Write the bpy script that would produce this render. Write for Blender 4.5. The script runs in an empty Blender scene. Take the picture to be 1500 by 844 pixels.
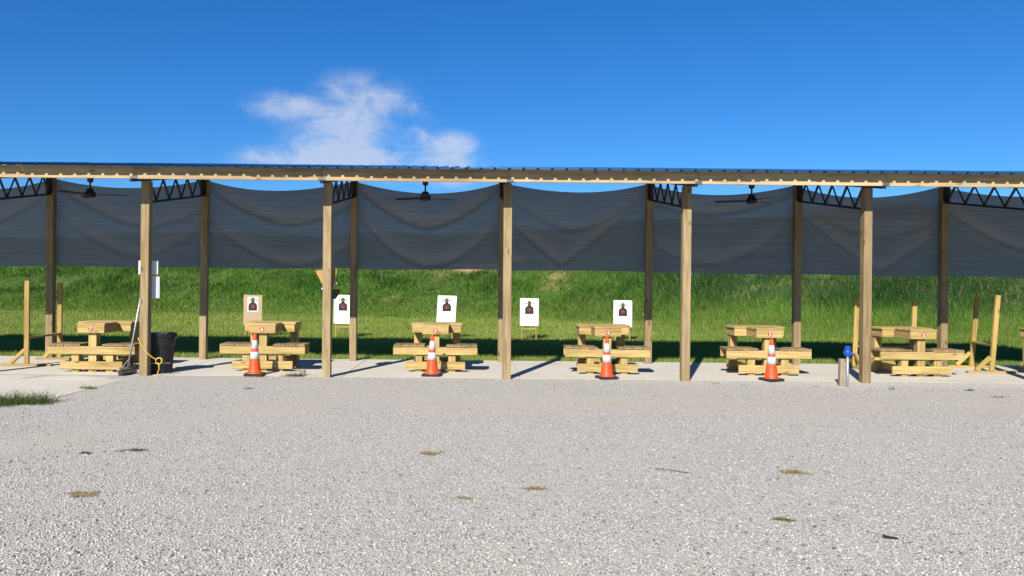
import bpy, bmesh, math, random
import numpy as np
from mathutils import Vector, Matrix

random.seed(7)
RNG = np.random.default_rng(11)
scene = bpy.context.scene
COL = scene.collection

# ---------------------------------------------------------------- camera
EYE = 1.6
FPX, PX, PY = 1125.0, 697.0, 416.0         # focal length and principal point in photo pixels (1500 x 844)
ROLL = math.radians(0.55)
cam_d = bpy.data.cameras.new('camera')
cam = bpy.data.objects.new('camera', cam_d)
COL.objects.link(cam)
cam_d.sensor_width = 36.0
cam_d.lens = 36.0 * FPX / 1500.0
cam_d.shift_x = (750.0 - PX) / 1500.0
cam_d.shift_y = -(422.0 - PY) / 1500.0
cam_d.clip_start = 0.05
cam_d.clip_end = 6000.0
cam.matrix_world = Matrix.Translation((0, 0, EYE)) @ Matrix.Rotation(math.radians(90), 4, 'X') @ Matrix.Rotation(ROLL, 4, 'Z')
scene.camera = cam

# ---------------------------------------------------------------- light
SUN_EL, SUN_AZ = math.radians(34.0), math.radians(19.5)   # sun behind the camera, to its left
LD = Vector((math.sin(SUN_AZ) * math.cos(SUN_EL), math.cos(SUN_AZ) * math.cos(SUN_EL), -math.sin(SUN_EL)))
sun_d = bpy.data.lights.new('sun', 'SUN')
sun = bpy.data.objects.new('sun', sun_d)
COL.objects.link(sun)
sun_d.energy = 5.0
sun_d.angle = math.radians(0.5)
sun_d.color = (1.0, 0.95, 0.86)
sun.rotation_euler = LD.to_track_quat('-Z', 'Y').to_euler()
sun.location = (-10, -20, 20)

world = bpy.data.worlds.new('World')
scene.world = world
world.use_nodes = True
SKY_STRENGTH = 0.05
SKY_SAT = 1.1
SKY_TINT = (0.62, 1.0, 1.5)


def build_world():
    nt = world.node_tree
    nt.nodes.clear()
    N, L = nt.nodes.new, nt.links.new
    out = N('ShaderNodeOutputWorld')
    bg = N('ShaderNodeBackground')
    bg.inputs['Strength'].default_value = SKY_STRENGTH
    sky = N('ShaderNodeTexSky')
    sky.sky_type = 'NISHITA'
    sky.sun_disc = False
    sky.sun_elevation = SUN_EL
    sky.sun_rotation = math.radians(180.0) + SUN_AZ
    sky.altitude = 300.0
    sky.air_density = 1.0
    sky.dust_density = 0.1
    sky.ozone_density = 3.0
    hs = N('ShaderNodeHueSaturation')
    hs.inputs['Saturation'].default_value = SKY_SAT
    tn = N('ShaderNodeMix')
    tn.data_type = 'RGBA'
    tn.blend_type = 'MULTIPLY'
    tn.inputs['Factor'].default_value = 1.0
    tn.inputs['B'].default_value = (*SKY_TINT, 1)
    L(sky.outputs[0], tn.inputs['A'])
    L(tn.outputs['Result'], hs.inputs['Color'])
    tc = N('ShaderNodeTexCoord')
    sep = N('ShaderNodeSeparateXYZ')
    L(tc.outputs['Generated'], sep.inputs[0])

    def M(op, a, b=None, c=None):
        n = N('ShaderNodeMath')
        n.operation = op
        for i, v in enumerate((a, b, c)):
            if v is None:
                continue
            if isinstance(v, (int, float)):
                n.inputs[i].default_value = v
            else:
                L(v, n.inputs[i])
        return n.outputs[0]
    yy = M('MAXIMUM', sep.outputs['Y'], 0.02)
    u = M('DIVIDE', sep.outputs['X'], yy)
    w = M('DIVIDE', sep.outputs['Z'], yy)
    # warp so that the banks get ragged edges
    comb = N('ShaderNodeCombineXYZ')
    L(u, comb.inputs[0])
    L(w, comb.inputs[1])
    nw = N('ShaderNodeTexNoise')
    nw.inputs['Scale'].default_value = 14.0
    nw.inputs['Detail'].default_value = 5.0
    nw.inputs['Roughness'].default_value = 0.6
    L(comb.outputs[0], nw.inputs['Vector'])
    sepw = N('ShaderNodeSeparateColor')
    L(nw.outputs['Color'], sepw.inputs[0])
    u2 = M('ADD', u, M('MULTIPLY', M('SUBTRACT', sepw.outputs[0], 0.5), 0.075))
    w2 = M('ADD', w, M('MULTIPLY', M('SUBTRACT', sepw.outputs[1], 0.5), 0.05))
    blobs = [(525, 142, 66, 34, 0.0, 0.85), (580, 150, 40, 14, 0.35, 0.7), (440, 163, 50, 17, 0.15, 0.8), (505, 190, 64, 38, 0.0, 0.75),
             (490, 217, 85, 26, 0.0, 0.8), (410, 236, 85, 17, 0.0, 0.9), (570, 240, 110, 18, 0.1, 0.8),
             (661, 216, 36, 24, 0.0, 1.5), (622, 196, 20, 8, 0.3, 0.4), (395, 150, 40, 24, 0.2, 0.35), (640, 258, 80, 14, 0.0, 0.6)]
    tot = None
    for (bx, by, rx, ry, rot, amp) in blobs:
        cu, cw = (bx - PX) / FPX, (PY - by - 0.0096 * (PX - bx)) / FPX
        du, dw = M('SUBTRACT', u2, cu), M('SUBTRACT', w2, cw)
        c, s = math.cos(rot), math.sin(rot)
        a = M('ADD', M('MULTIPLY', du, c * FPX / rx), M('MULTIPLY', dw, -s * FPX / rx))
        b = M('ADD', M('MULTIPLY', du, s * FPX / ry), M('MULTIPLY', dw, c * FPX / ry))
        g = M('MULTIPLY', M('EXPONENT', M('MULTIPLY', M('ADD', M('MULTIPLY', a, a), M('MULTIPLY', b, b)), -0.9)), amp)
        tot = g if tot is None else M('ADD', tot, g)
    mp = N('ShaderNodeMapping')
    mp.inputs['Scale'].default_value = (1.0, 1.8, 1.0)
    mp.inputs['Rotation'].default_value = (0, 0, 0.35)
    L(comb.outputs[0], mp.inputs['Vector'])
    nd = N('ShaderNodeTexNoise')
    nd.inputs['Scale'].default_value = 16.0
    nd.inputs['Detail'].default_value = 8.0
    nd.inputs['Roughness'].default_value = 0.62
    nd.inputs['Distortion'].default_value = 0.5
    L(mp.outputs[0], nd.inputs['Vector'])
    mr = N('ShaderNodeMapRange')
    mr.inputs['From Min'].default_value = 0.30
    mr.inputs['From Max'].default_value = 0.66
    mr.inputs['To Min'].default_value = 0.25
    mr.inputs['To Max'].default_value = 1.0
    L(nd.outputs['Fac'], mr.inputs['Value'])
    dens = M('MULTIPLY', tot, mr.outputs[0])
    m2 = N('ShaderNodeMapRange')
    m2.interpolation_type = 'SMOOTHSTEP'
    m2.inputs['From Min'].default_value = 0.04
    m2.inputs['From Max'].default_value = 1.0
    m2.inputs['To Max'].default_value = 0.68
    L(dens, m2.inputs['Value'])
    front = M('GREATER_THAN', sep.outputs['Y'], 0.05)
    fac = M('MULTIPLY', m2.outputs[0], front)
    mix = N('ShaderNodeMix')
    mix.data_type = 'RGBA'
    L(fac, mix.inputs['Factor'])
    L(hs.outputs[0], mix.inputs['A'])
    mix.inputs['B'].default_value = (8.2, 8.9, 10.2, 1)
    L(mix.outputs['Result'], bg.inputs['Color'])
    L(bg.outputs[0], out.inputs[0])


build_world()
scene.view_settings.view_transform = 'Standard'
scene.view_settings.look = 'None'
scene.view_settings.exposure = 0.69
scene.view_settings.gamma = 1.0
scene.view_settings.use_curve_mapping = False


# ---------------------------------------------------------------- pixel helpers (a pixel gives a direction, Y or the ground gives the distance)
def unroll(px, py):
    du, dv = px - PX, py - PY
    c, s = math.cos(ROLL), math.sin(ROLL)
    return du * c + dv * s, -du * s + dv * c


def at(px, py, Y):
    u, v = unroll(px, py)
    return Vector((u * Y / FPX, Y, EYE - v * Y / FPX))


def ground_at(px, py, z=0.0):
    u, v = unroll(px, py)
    Y = (EYE - z) * FPX / v
    return Vector((u * Y / FPX, Y, z))


# ---------------------------------------------------------------- materials
def new_mat(name):
    m = bpy.data.materials.new(name)
    m.use_nodes = True
    nt = m.node_tree
    b = nt.nodes['Principled BSDF']
    return m, nt, b


def ramp(nt, src, stops):
    r = nt.nodes.new('ShaderNodeValToRGB')
    el = r.color_ramp.elements
    while len(el) < len(stops):
        el.new(0.5)
    for e, (p, c) in zip(el, stops):
        e.position = p
        e.color = (c[0], c[1], c[2], 1)
    nt.links.new(src, r.inputs[0])
    return r.outputs[0]


def noise(nt, vec, scale, detail=4, rough=0.55, dist=0.0):
    n = nt.nodes.new('ShaderNodeTexNoise')
    n.inputs['Scale'].default_value = scale
    n.inputs['Detail'].default_value = detail
    n.inputs['Roughness'].default_value = rough
    n.inputs['Distortion'].default_value = dist
    if vec is not None:
        nt.links.new(vec, n.inputs['Vector'])
    return n.outputs['Fac']


def math_node(nt, op, a, b=0.0, clamp=False):
    n = nt.nodes.new('ShaderNodeMath')
    n.operation = op
    n.use_clamp = clamp
    for i, v in enumerate((a, b)):
        if isinstance(v, (int, float)):
            n.inputs[i].default_value = v
        else:
            nt.links.new(v, n.inputs[i])
    return n.outputs[0]


def mixc(nt, fac, a, b, mode='MIX'):
    n = nt.nodes.new('ShaderNodeMix')
    n.data_type = 'RGBA'
    n.blend_type = mode
    for k, v in (('Factor', fac), ('A', a), ('B', b)):
        if isinstance(v, (int, float)):
            n.inputs[k].default_value = v
        elif isinstance(v, tuple):
            n.inputs[k].default_value = (v[0], v[1], v[2], 1)
        else:
            nt.links.new(v, n.inputs[k])
    return n.outputs['Result']


def bump(nt, b, h, strength, dist):
    n = nt.nodes.new('ShaderNodeBump')
    n.inputs['Strength'].default_value = strength
    n.inputs['Distance'].default_value = dist
    nt.links.new(h, n.inputs['Height'])
    nt.links.new(n.outputs[0], b.inputs['Normal'])


def wood_mat(name, light, mid, dark, knots=0.8, rough=0.75, wet=0.0):
    light, mid, dark = [tuple(0.71 * v for v in c) for c in (light, mid, dark)]
    m, nt, b = new_mat(name)
    at_ = nt.nodes.new('ShaderNodeAttribute')
    at_.attribute_name = 'grain'
    oi = nt.nodes.new('ShaderNodeObjectInfo')
    off = nt.nodes.new('ShaderNodeVectorMath')
    off.operation = 'SCALE'
    off.inputs[0].default_value = (31.0, 17.0, 53.0)
    nt.links.new(oi.outputs['Random'], off.inputs['Scale'])
    add = nt.nodes.new('ShaderNodeVectorMath')
    add.operation = 'ADD'
    nt.links.new(at_.outputs['Vector'], add.inputs[0])
    nt.links.new(off.outputs[0], add.inputs[1])
    mp = nt.nodes.new('ShaderNodeMapping')
    mp.inputs['Scale'].default_value = (1, 1, 0.05)
    nt.links.new(add.outputs[0], mp.inputs['Vector'])
    g1 = noise(nt, mp.outputs[0], 38, 6, 0.6, 0.6)
    g2 = noise(nt, mp.outputs[0], 9, 3, 0.5, 1.2)
    gs = math_node(nt, 'ADD', math_node(nt, 'MULTIPLY', g1, 0.55), math_node(nt, 'MULTIPLY', g2, 0.45))
    c = ramp(nt, gs, [(0.38, dark), (0.5, mid), (0.60, light)])
    # knots
    mk = nt.nodes.new('ShaderNodeMapping')
    mk.inputs['Scale'].default_value = (1, 1, 0.45)
    nt.links.new(add.outputs[0], mk.inputs['Vector'])
    vo = nt.nodes.new('ShaderNodeTexVoronoi')
    vo.inputs['Scale'].default_value = 5.0
    nt.links.new(mk.outputs[0], vo.inputs['Vector'])
    kn = nt.nodes.new('ShaderNodeMapRange')
    kn.inputs['From Min'].default_value = 0.05
    kn.inputs['From Max'].default_value = 0.16
    kn.inputs['To Min'].default_value = knots
    kn.inputs['To Max'].default_value = 0.0
    nt.links.new(vo.outputs['Distance'], kn.inputs['Value'])
    c = mixc(nt, kn.outputs[0], c, (dark[0] * 0.42, dark[1] * 0.36, dark[2] * 0.32))
    # per-piece tone
    tone = nt.nodes.new('ShaderNodeMapRange')
    tone.inputs['To Min'].default_value = 0.84
    tone.inputs['To Max'].default_value = 1.1
    nt.links.new(oi.outputs['Random'], tone.inputs['Value'])
    big = noise(nt, add.outputs[0], 2.2, 3, 0.5)
    tone2 = math_node(nt, 'MULTIPLY', tone.outputs[0], math_node(nt, 'ADD', math_node(nt, 'MULTIPLY', big, 0.5), 0.75))
    hsv = nt.nodes.new('ShaderNodeHueSaturation')
    nt.links.new(tone2, hsv.inputs['Value'])
    nt.links.new(c, hsv.inputs['Color'])
    nt.links.new(hsv.outputs[0], b.inputs['Base Color'])
    b.inputs['Roughness'].default_value = rough
    b.inputs['Specular IOR Level'].default_value = 0.25
    bump(nt, b, gs, 0.35, 0.004)
    return m


def plain(name, col, rough=0.6, metal=0.0, var=0.12, scale=14.0, spec=0.4, bumpd=0.0):
    m, nt, b = new_mat(name)
    tc = nt.nodes.new('ShaderNodeTexCoord')
    n = noise(nt, tc.outputs['Object'], scale, 5, 0.6)
    lo = tuple(c * (1 - var * 1.6) for c in col)
    hi = tuple(min(1.0, c * (1 + var)) for c in col)
    c = ramp(nt, n, [(0.3, lo), (0.68, hi)])
    nt.links.new(c, b.inputs['Base Color'])
    b.inputs['Roughness'].default_value = rough
    b.inputs['Metallic'].default_value = metal
    b.inputs['Specular IOR Level'].default_value = spec
    if bumpd:
        bump(nt, b, n, 0.5, bumpd)
    return m


MAT = {}
MAT['post'] = wood_mat('post_pine', (0.43, 0.325, 0.18), (0.36, 0.262, 0.135), (0.255, 0.175, 0.082))
MAT['pine'] = wood_mat('bench_pine', (0.64, 0.475, 0.20), (0.54, 0.385, 0.145), (0.38, 0.25, 0.08), 0.7)
MAT['seat'] = wood_mat('weathered_pine', (0.42, 0.30, 0.16), (0.33, 0.225, 0.115), (0.22, 0.14, 0.07), 0.7)
MAT['rack'] = wood_mat('rack_pine', (0.58, 0.40, 0.13), (0.49, 0.33, 0.10), (0.36, 0.23, 0.065), 0.7)
MAT['fascia'] = wood_mat('fascia_pine', (0.64, 0.47, 0.26), (0.55, 0.39, 0.20), (0.42, 0.28, 0.14), 0.7)
MAT['grey_wood'] = wood_mat('grey_wood', (0.42, 0.35, 0.26), (0.34, 0.27, 0.19), (0.24, 0.18, 0.12), 0.6)
MAT['ply'] = wood_mat('plywood', (0.58, 0.36, 0.13), (0.50, 0.29, 0.095), (0.42, 0.22, 0.07), 0.3)
MAT['card'] = plain('cardboard', (0.400, 0.288, 0.176), 0.9, var=0.08)
MAT['steel'] = plain('black_steel', (0.012, 0.014, 0.022), 0.5, var=0.3)
MAT['galv'] = plain('galvanised', (0.42, 0.44, 0.46), 0.5, 0.6, var=0.2, scale=30)
MAT['dull'] = plain('dull_steel', (0.12, 0.115, 0.11), 0.6, 0.3, var=0.3, scale=40)
MAT['black_plastic'] = plain('black_plastic', (0.014, 0.015, 0.018), 0.55, var=0.3, scale=6)
MAT['rubber'] = plain('black_rubber', (0.02, 0.02, 0.022), 0.8, var=0.3)
MAT['orange'] = plain('cone_orange', (0.66, 0.072, 0.012), 0.5, var=0.10, scale=7)
MAT['reflect'] = plain('reflective_white', (0.47, 0.49, 0.53), 0.45, var=0.06, scale=18)
MAT['white'] = plain('white_board', (0.80, 0.80, 0.78), 0.85, var=0.03)
MAT['paper'] = plain('paper', (0.624, 0.624, 0.624), 0.9, var=0.03)
MAT['ink'] = plain('black_ink', (0.022, 0.022, 0.024), 0.8, var=0.1)
MAT['red_ink'] = plain('red_ink', (0.45, 0.06, 0.06), 0.8, var=0.1)
MAT['green_ink'] = plain('green_ink', (0.22, 0.26, 0.05), 0.8, var=0.1)
MAT['plate_red'] = plain('plate_red', (0.42, 0.055, 0.045), 0.6, var=0.1)
MAT['rope'] = plain('yellow_rope', (0.576, 0.400, 0.024), 0.7, var=0.2, scale=60)
MAT['string'] = plain('white_string', (0.6, 0.6, 0.58), 0.8)
MAT['blue'] = plain('blue_enamel', (0.010, 0.060, 0.336), 0.4, var=0.15)
MAT['bristle'] = plain('bristle', (0.05, 0.042, 0.038), 0.95, var=0.4, scale=60)
MAT['fan'] = plain('fan_dark', (0.016, 0.018, 0.024), 0.45, var=0.2)
MAT['stick'] = plain('charred_stick', (0.016, 0.015, 0.014), 0.9)


def roof_mat():
    m, nt, b = new_mat('blue_roof_metal')
    tc = nt.nodes.new('ShaderNodeTexCoord')
    n = noise(nt, tc.outputs['Object'], 3.0, 4, 0.6)
    c = ramp(nt, n, [(0.3, (0.035, 0.115, 0.22)), (0.7, (0.05, 0.15, 0.27))])
    nt.links.new(c, b.inputs['Base Color'])
    b.inputs['Roughness'].default_value = 0.24
    b.inputs['Metallic'].default_value = 0.35
    return m


MAT['roof'] = roof_mat()


def concrete_mat():
    m, nt, b = new_mat('concrete')
    tc = nt.nodes.new('ShaderNodeTexCoord')
    v = tc.outputs['Object']
    n1 = noise(nt, v, 0.8, 6, 0.65)
    n2 = noise(nt, v, 9.0, 6, 0.7)
    n3 = noise(nt, v, 60.0, 3, 0.6)
    s = math_node(nt, 'ADD', math_node(nt, 'MULTIPLY', n1, 0.5), math_node(nt, 'ADD', math_node(nt, 'MULTIPLY', n2, 0.3), math_node(nt, 'MULTIPLY', n3, 0.2)))
    c = ramp(nt, s, [(0.32, (0.444, 0.407, 0.340)), (0.5, (0.518, 0.481, 0.414)), (0.68, (0.562, 0.525, 0.459))])
    # brownish dirt stains
    st = noise(nt, v, 1.7, 5, 0.7, 0.8)
    sm = nt.nodes.new('ShaderNodeMapRange')
    sm.inputs['From Min'].default_value = 0.56
    sm.inputs['From Max'].default_value = 0.72
    sm.inputs['To Max'].default_value = 0.45
    nt.links.new(st, sm.inputs['Value'])
    c = mixc(nt, sm.outputs[0], c, (0.370, 0.318, 0.244))
    nt.links.new(c, b.inputs['Base Color'])
    b.inputs['Roughness'].default_value = 0.9
    b.inputs['Specular IOR Level'].default_value = 0.2
    bump(nt, b, n3, 0.3, 0.003)
    return m


MAT['concrete'] = concrete_mat()


def gravel_mat():
    m, nt, b = new_mat('gravel')
    tc = nt.nodes.new('ShaderNodeTexCoord')
    v = tc.outputs['Object']
    vo = nt.nodes.new('ShaderNodeTexVoronoi')
    vo.inputs['Scale'].default_value = 62.0
    nt.links.new(v, vo.inputs['Vector'])
    sepc = nt.nodes.new('ShaderNodeSeparateColor')
    nt.links.new(vo.outputs['Color'], sepc.inputs[0])
    c = ramp(nt, sepc.outputs[0], [(0.0, (0.209, 0.196, 0.175)), (0.25, (0.339, 0.318, 0.288)), (0.6, (0.420, 0.395, 0.359)), (1.0, (0.532, 0.505, 0.468))])
    vo2 = nt.nodes.new('ShaderNodeTexVoronoi')
    vo2.inputs['Scale'].default_value = 130.0
    nt.links.new(v, vo2.inputs['Vector'])
    sep2 = nt.nodes.new('ShaderNodeSeparateColor')
    nt.links.new(vo2.outputs['Color'], sep2.inputs[0])
    c = mixc(nt, 0.35, c, ramp(nt, sep2.outputs[1], [(0.0, (0.266, 0.252, 0.226)), (1.0, (0.517, 0.488, 0.452))]))
    # lime dust: paler, beige and smoother patches
    n1 = noise(nt, v, 0.35, 6, 0.62, 0.6)
    mp = nt.nodes.new('ShaderNodeMapping')
    mp.inputs['Rotation'].default_value = (0, 0, -0.35)
    mp.inputs['Scale'].default_value = (0.25, 0.9, 1)
    nt.links.new(v, mp.inputs['Vector'])
    n2 = noise(nt, mp.outputs[0], 0.9, 5, 0.6, 0.5)
    sepv = nt.nodes.new('ShaderNodeSeparateXYZ')
    nt.links.new(v, sepv.inputs[0])
    # pale dust worn in by a wheel track that swings in from the left and runs along the shelter
    tx_ = math_node(nt, 'MAXIMUM', math_node(nt, 'SUBTRACT', -2.0, sepv.outputs['X']), 0.0)
    yc = math_node(nt, 'SUBTRACT', 10.45, math_node(nt, 'MULTIPLY', tx_, 1.15))
    wob = math_node(nt, 'MULTIPLY', math_node(nt, 'SUBTRACT', n1, 0.5), 2.2)
    q = math_node(nt, 'DIVIDE', math_node(nt, 'SUBTRACT', math_node(nt, 'ADD', sepv.outputs['Y'], wob), yc), 0.62)
    track = math_node(nt, 'MULTIPLY', math_node(nt, 'EXPONENT', math_node(nt, 'MULTIPLY', math_node(nt, 'MULTIPLY', q, q), -1.0)), 0.24)
    edge = nt.nodes.new('ShaderNodeMapRange')           # dust washed up along the slab edge
    edge.inputs['From Min'].default_value = 9.2
    edge.inputs['From Max'].default_value = 12.6
    edge.inputs['To Max'].default_value = 0.06
    nt.links.new(sepv.outputs['Y'], edge.inputs['Value'])
    d = math_node(nt, 'ADD', math_node(nt, 'ADD', math_node(nt, 'MULTIPLY', n1, 0.5), math_node(nt, 'MULTIPLY', n2, 0.5)), math_node(nt, 'ADD', edge.outputs[0], track))
    dm = nt.nodes.new('ShaderNodeMapRange')
    dm.inputs['From Min'].default_value = 0.50
    dm.inputs['From Max'].default_value = 0.72
    dm.inputs['To Max'].default_value = 0.85
    nt.links.new(d, dm.inputs['Value'])
    fine = noise(nt, v, 45, 5, 0.7)
    dust = ramp(nt, fine, [(0.3, (0.37, 0.335, 0.275)), (0.7, (0.47, 0.43, 0.365))])
    c = mixc(nt, dm.outputs[0], c, dust)
    # few brown-green stains
    n4 = noise(nt, v, 1.3, 5, 0.7, 1.0)
    sm = nt.nodes.new('ShaderNodeMapRange')
    sm.inputs['From Min'].default_value = 0.66
    sm.inputs['From Max'].default_value = 0.76
    sm.inputs['To Max'].default_value = 0.4
    nt.links.new(n4, sm.inputs['Value'])
    c = mixc(nt, sm.outputs[0], c, (0.222, 0.196, 0.126))
    nt.links.new(c, b.inputs['Base Color'])
    b.inputs['Roughness'].default_value = 0.95
    b.inputs['Specular IOR Level'].default_value = 0.15
    h = math_node(nt, 'SUBTRACT', 1.0, vo.outputs['Distance'])
    bump(nt, b, h, 0.9, 0.008)
    return m


MAT['gravel'] = gravel_mat()


def attr_mat(name, rough=0.9, translucent=0.0, spec=0.15):
    m, nt, b = new_mat(name)
    a = nt.nodes.new('ShaderNodeAttribute')
    a.attribute_name = 'col'
    nt.links.new(a.outputs['Color'], b.inputs['Base Color'])
    b.inputs['Roughness'].default_value = rough
    b.inputs['Specular IOR Level'].default_value = spec
    if translucent:
        t = nt.nodes.new('ShaderNodeBsdfTranslucent')
        nt.links.new(a.outputs['Color'], t.inputs['Color'])
        mx = nt.nodes.new('ShaderNodeMixShader')
        mx.inputs[0].default_value = translucent
        nt.links.new(b.outputs[0], mx.inputs[1])
        nt.links.new(t.outputs[0], mx.inputs[2])
        nt.links.new(mx.outputs[0], nt.nodes['Material Output'].inputs[0])
    return m


MAT['stones'] = attr_mat('stones')
MAT['grass'] = attr_mat('grass_blades', 0.6, 0.35, 0.25)


def turf_mat():
    m, nt, b = new_mat('turf')
    tc = nt.nodes.new('ShaderNodeTexCoord')
    v = tc.outputs['Object']
    n1 = noise(nt, v, 0.5, 6, 0.65)
    n2 = noise(nt, v, 7.0, 6, 0.7)
    s = math_node(nt, 'ADD', math_node(nt, 'MULTIPLY', n1, 0.5), math_node(nt, 'MULTIPLY', n2, 0.5))
    c = ramp(nt, s, [(0.3, (0.035, 0.055, 0.014)), (0.5, (0.062, 0.092, 0.022)), (0.7, (0.11, 0.125, 0.04))])
    a = nt.nodes.new('ShaderNodeAttribute')
    a.attribute_name = 'soil'
    ns = noise(nt, v, 2.5, 5, 0.7)
    so = math_node(nt, 'MULTIPLY', a.outputs['Fac'], math_node(nt, 'ADD', ns, 0.45), True)
    c = mixc(nt, so, c, (0.36, 0.23, 0.115))
    nt.links.new(c, b.inputs['Base Color'])
    b.inputs['Roughness'].default_value = 0.95
    b.inputs['Specular IOR Level'].default_value = 0.1
    bump(nt, b, n2, 0.8, 0.04)
    return m


MAT['turf'] = turf_mat()


def cloth_mat():
    # knitted shade net: partly see-through; where the net lies doubled in a fold it is denser
    m, nt, b = new_mat('shade_net')
    tc = nt.nodes.new('ShaderNodeTexCoord')
    mp = nt.nodes.new('ShaderNodeMapping')
    mp.inputs['Scale'].default_value = (0.35, 1, 26)
    nt.links.new(tc.outputs['Object'], mp.inputs['Vector'])
    n1 = noise(nt, mp.outputs[0], 1.2, 6, 0.7)
    a = nt.nodes.new('ShaderNodeAttribute')
    a.attribute_name = 'fold'
    base = ramp(nt, n1, [(0.3, (0.23, 0.22, 0.215)), (0.7, (0.34, 0.325, 0.318))])
    nt.links.new(base, b.inputs['Base Color'])
    b.inputs['Roughness'].default_value = 0.85
    b.inputs['Specular IOR Level'].default_value = 0.2
    tl = nt.nodes.new('ShaderNodeBsdfTranslucent')
    nt.links.new(base, tl.inputs['Color'])
    mx = nt.nodes.new('ShaderNodeMixShader')
    fs = math_node(nt, 'SUBTRACT', 0.55, math_node(nt, 'MULTIPLY', a.outputs['Fac'], 0.5))
    nt.links.new(fs, mx.inputs[0])
    nt.links.new(b.outputs[0], mx.inputs[1])
    nt.links.new(tl.outputs[0], mx.inputs[2])
    tr = nt.nodes.new('ShaderNodeBsdfTransparent')
    opn = nt.nodes.new('ShaderNodeMapRange')
    opn.inputs['From Min'].default_value = 0.3
    opn.inputs['From Max'].default_value = 0.7
    opn.inputs['To Min'].default_value = 0.022
    opn.inputs['To Max'].default_value = 0.048
    nt.links.new(n1, opn.inputs['Value'])
    k = math_node(nt, 'SUBTRACT', 1.0, math_node(nt, 'MULTIPLY', a.outputs['Fac'], 0.62))
    op = math_node(nt, 'MULTIPLY', opn.outputs[0], k)
    m2 = nt.nodes.new('ShaderNodeMixShader')
    nt.links.new(op, m2.inputs[0])
    nt.links.new(mx.outputs[0], m2.inputs[1])
    nt.links.new(tr.outputs[0], m2.inputs[2])
    nt.links.new(m2.outputs[0], nt.nodes['Material Output'].inputs[0])
    return m


MAT['cloth'] = cloth_mat()


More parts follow.
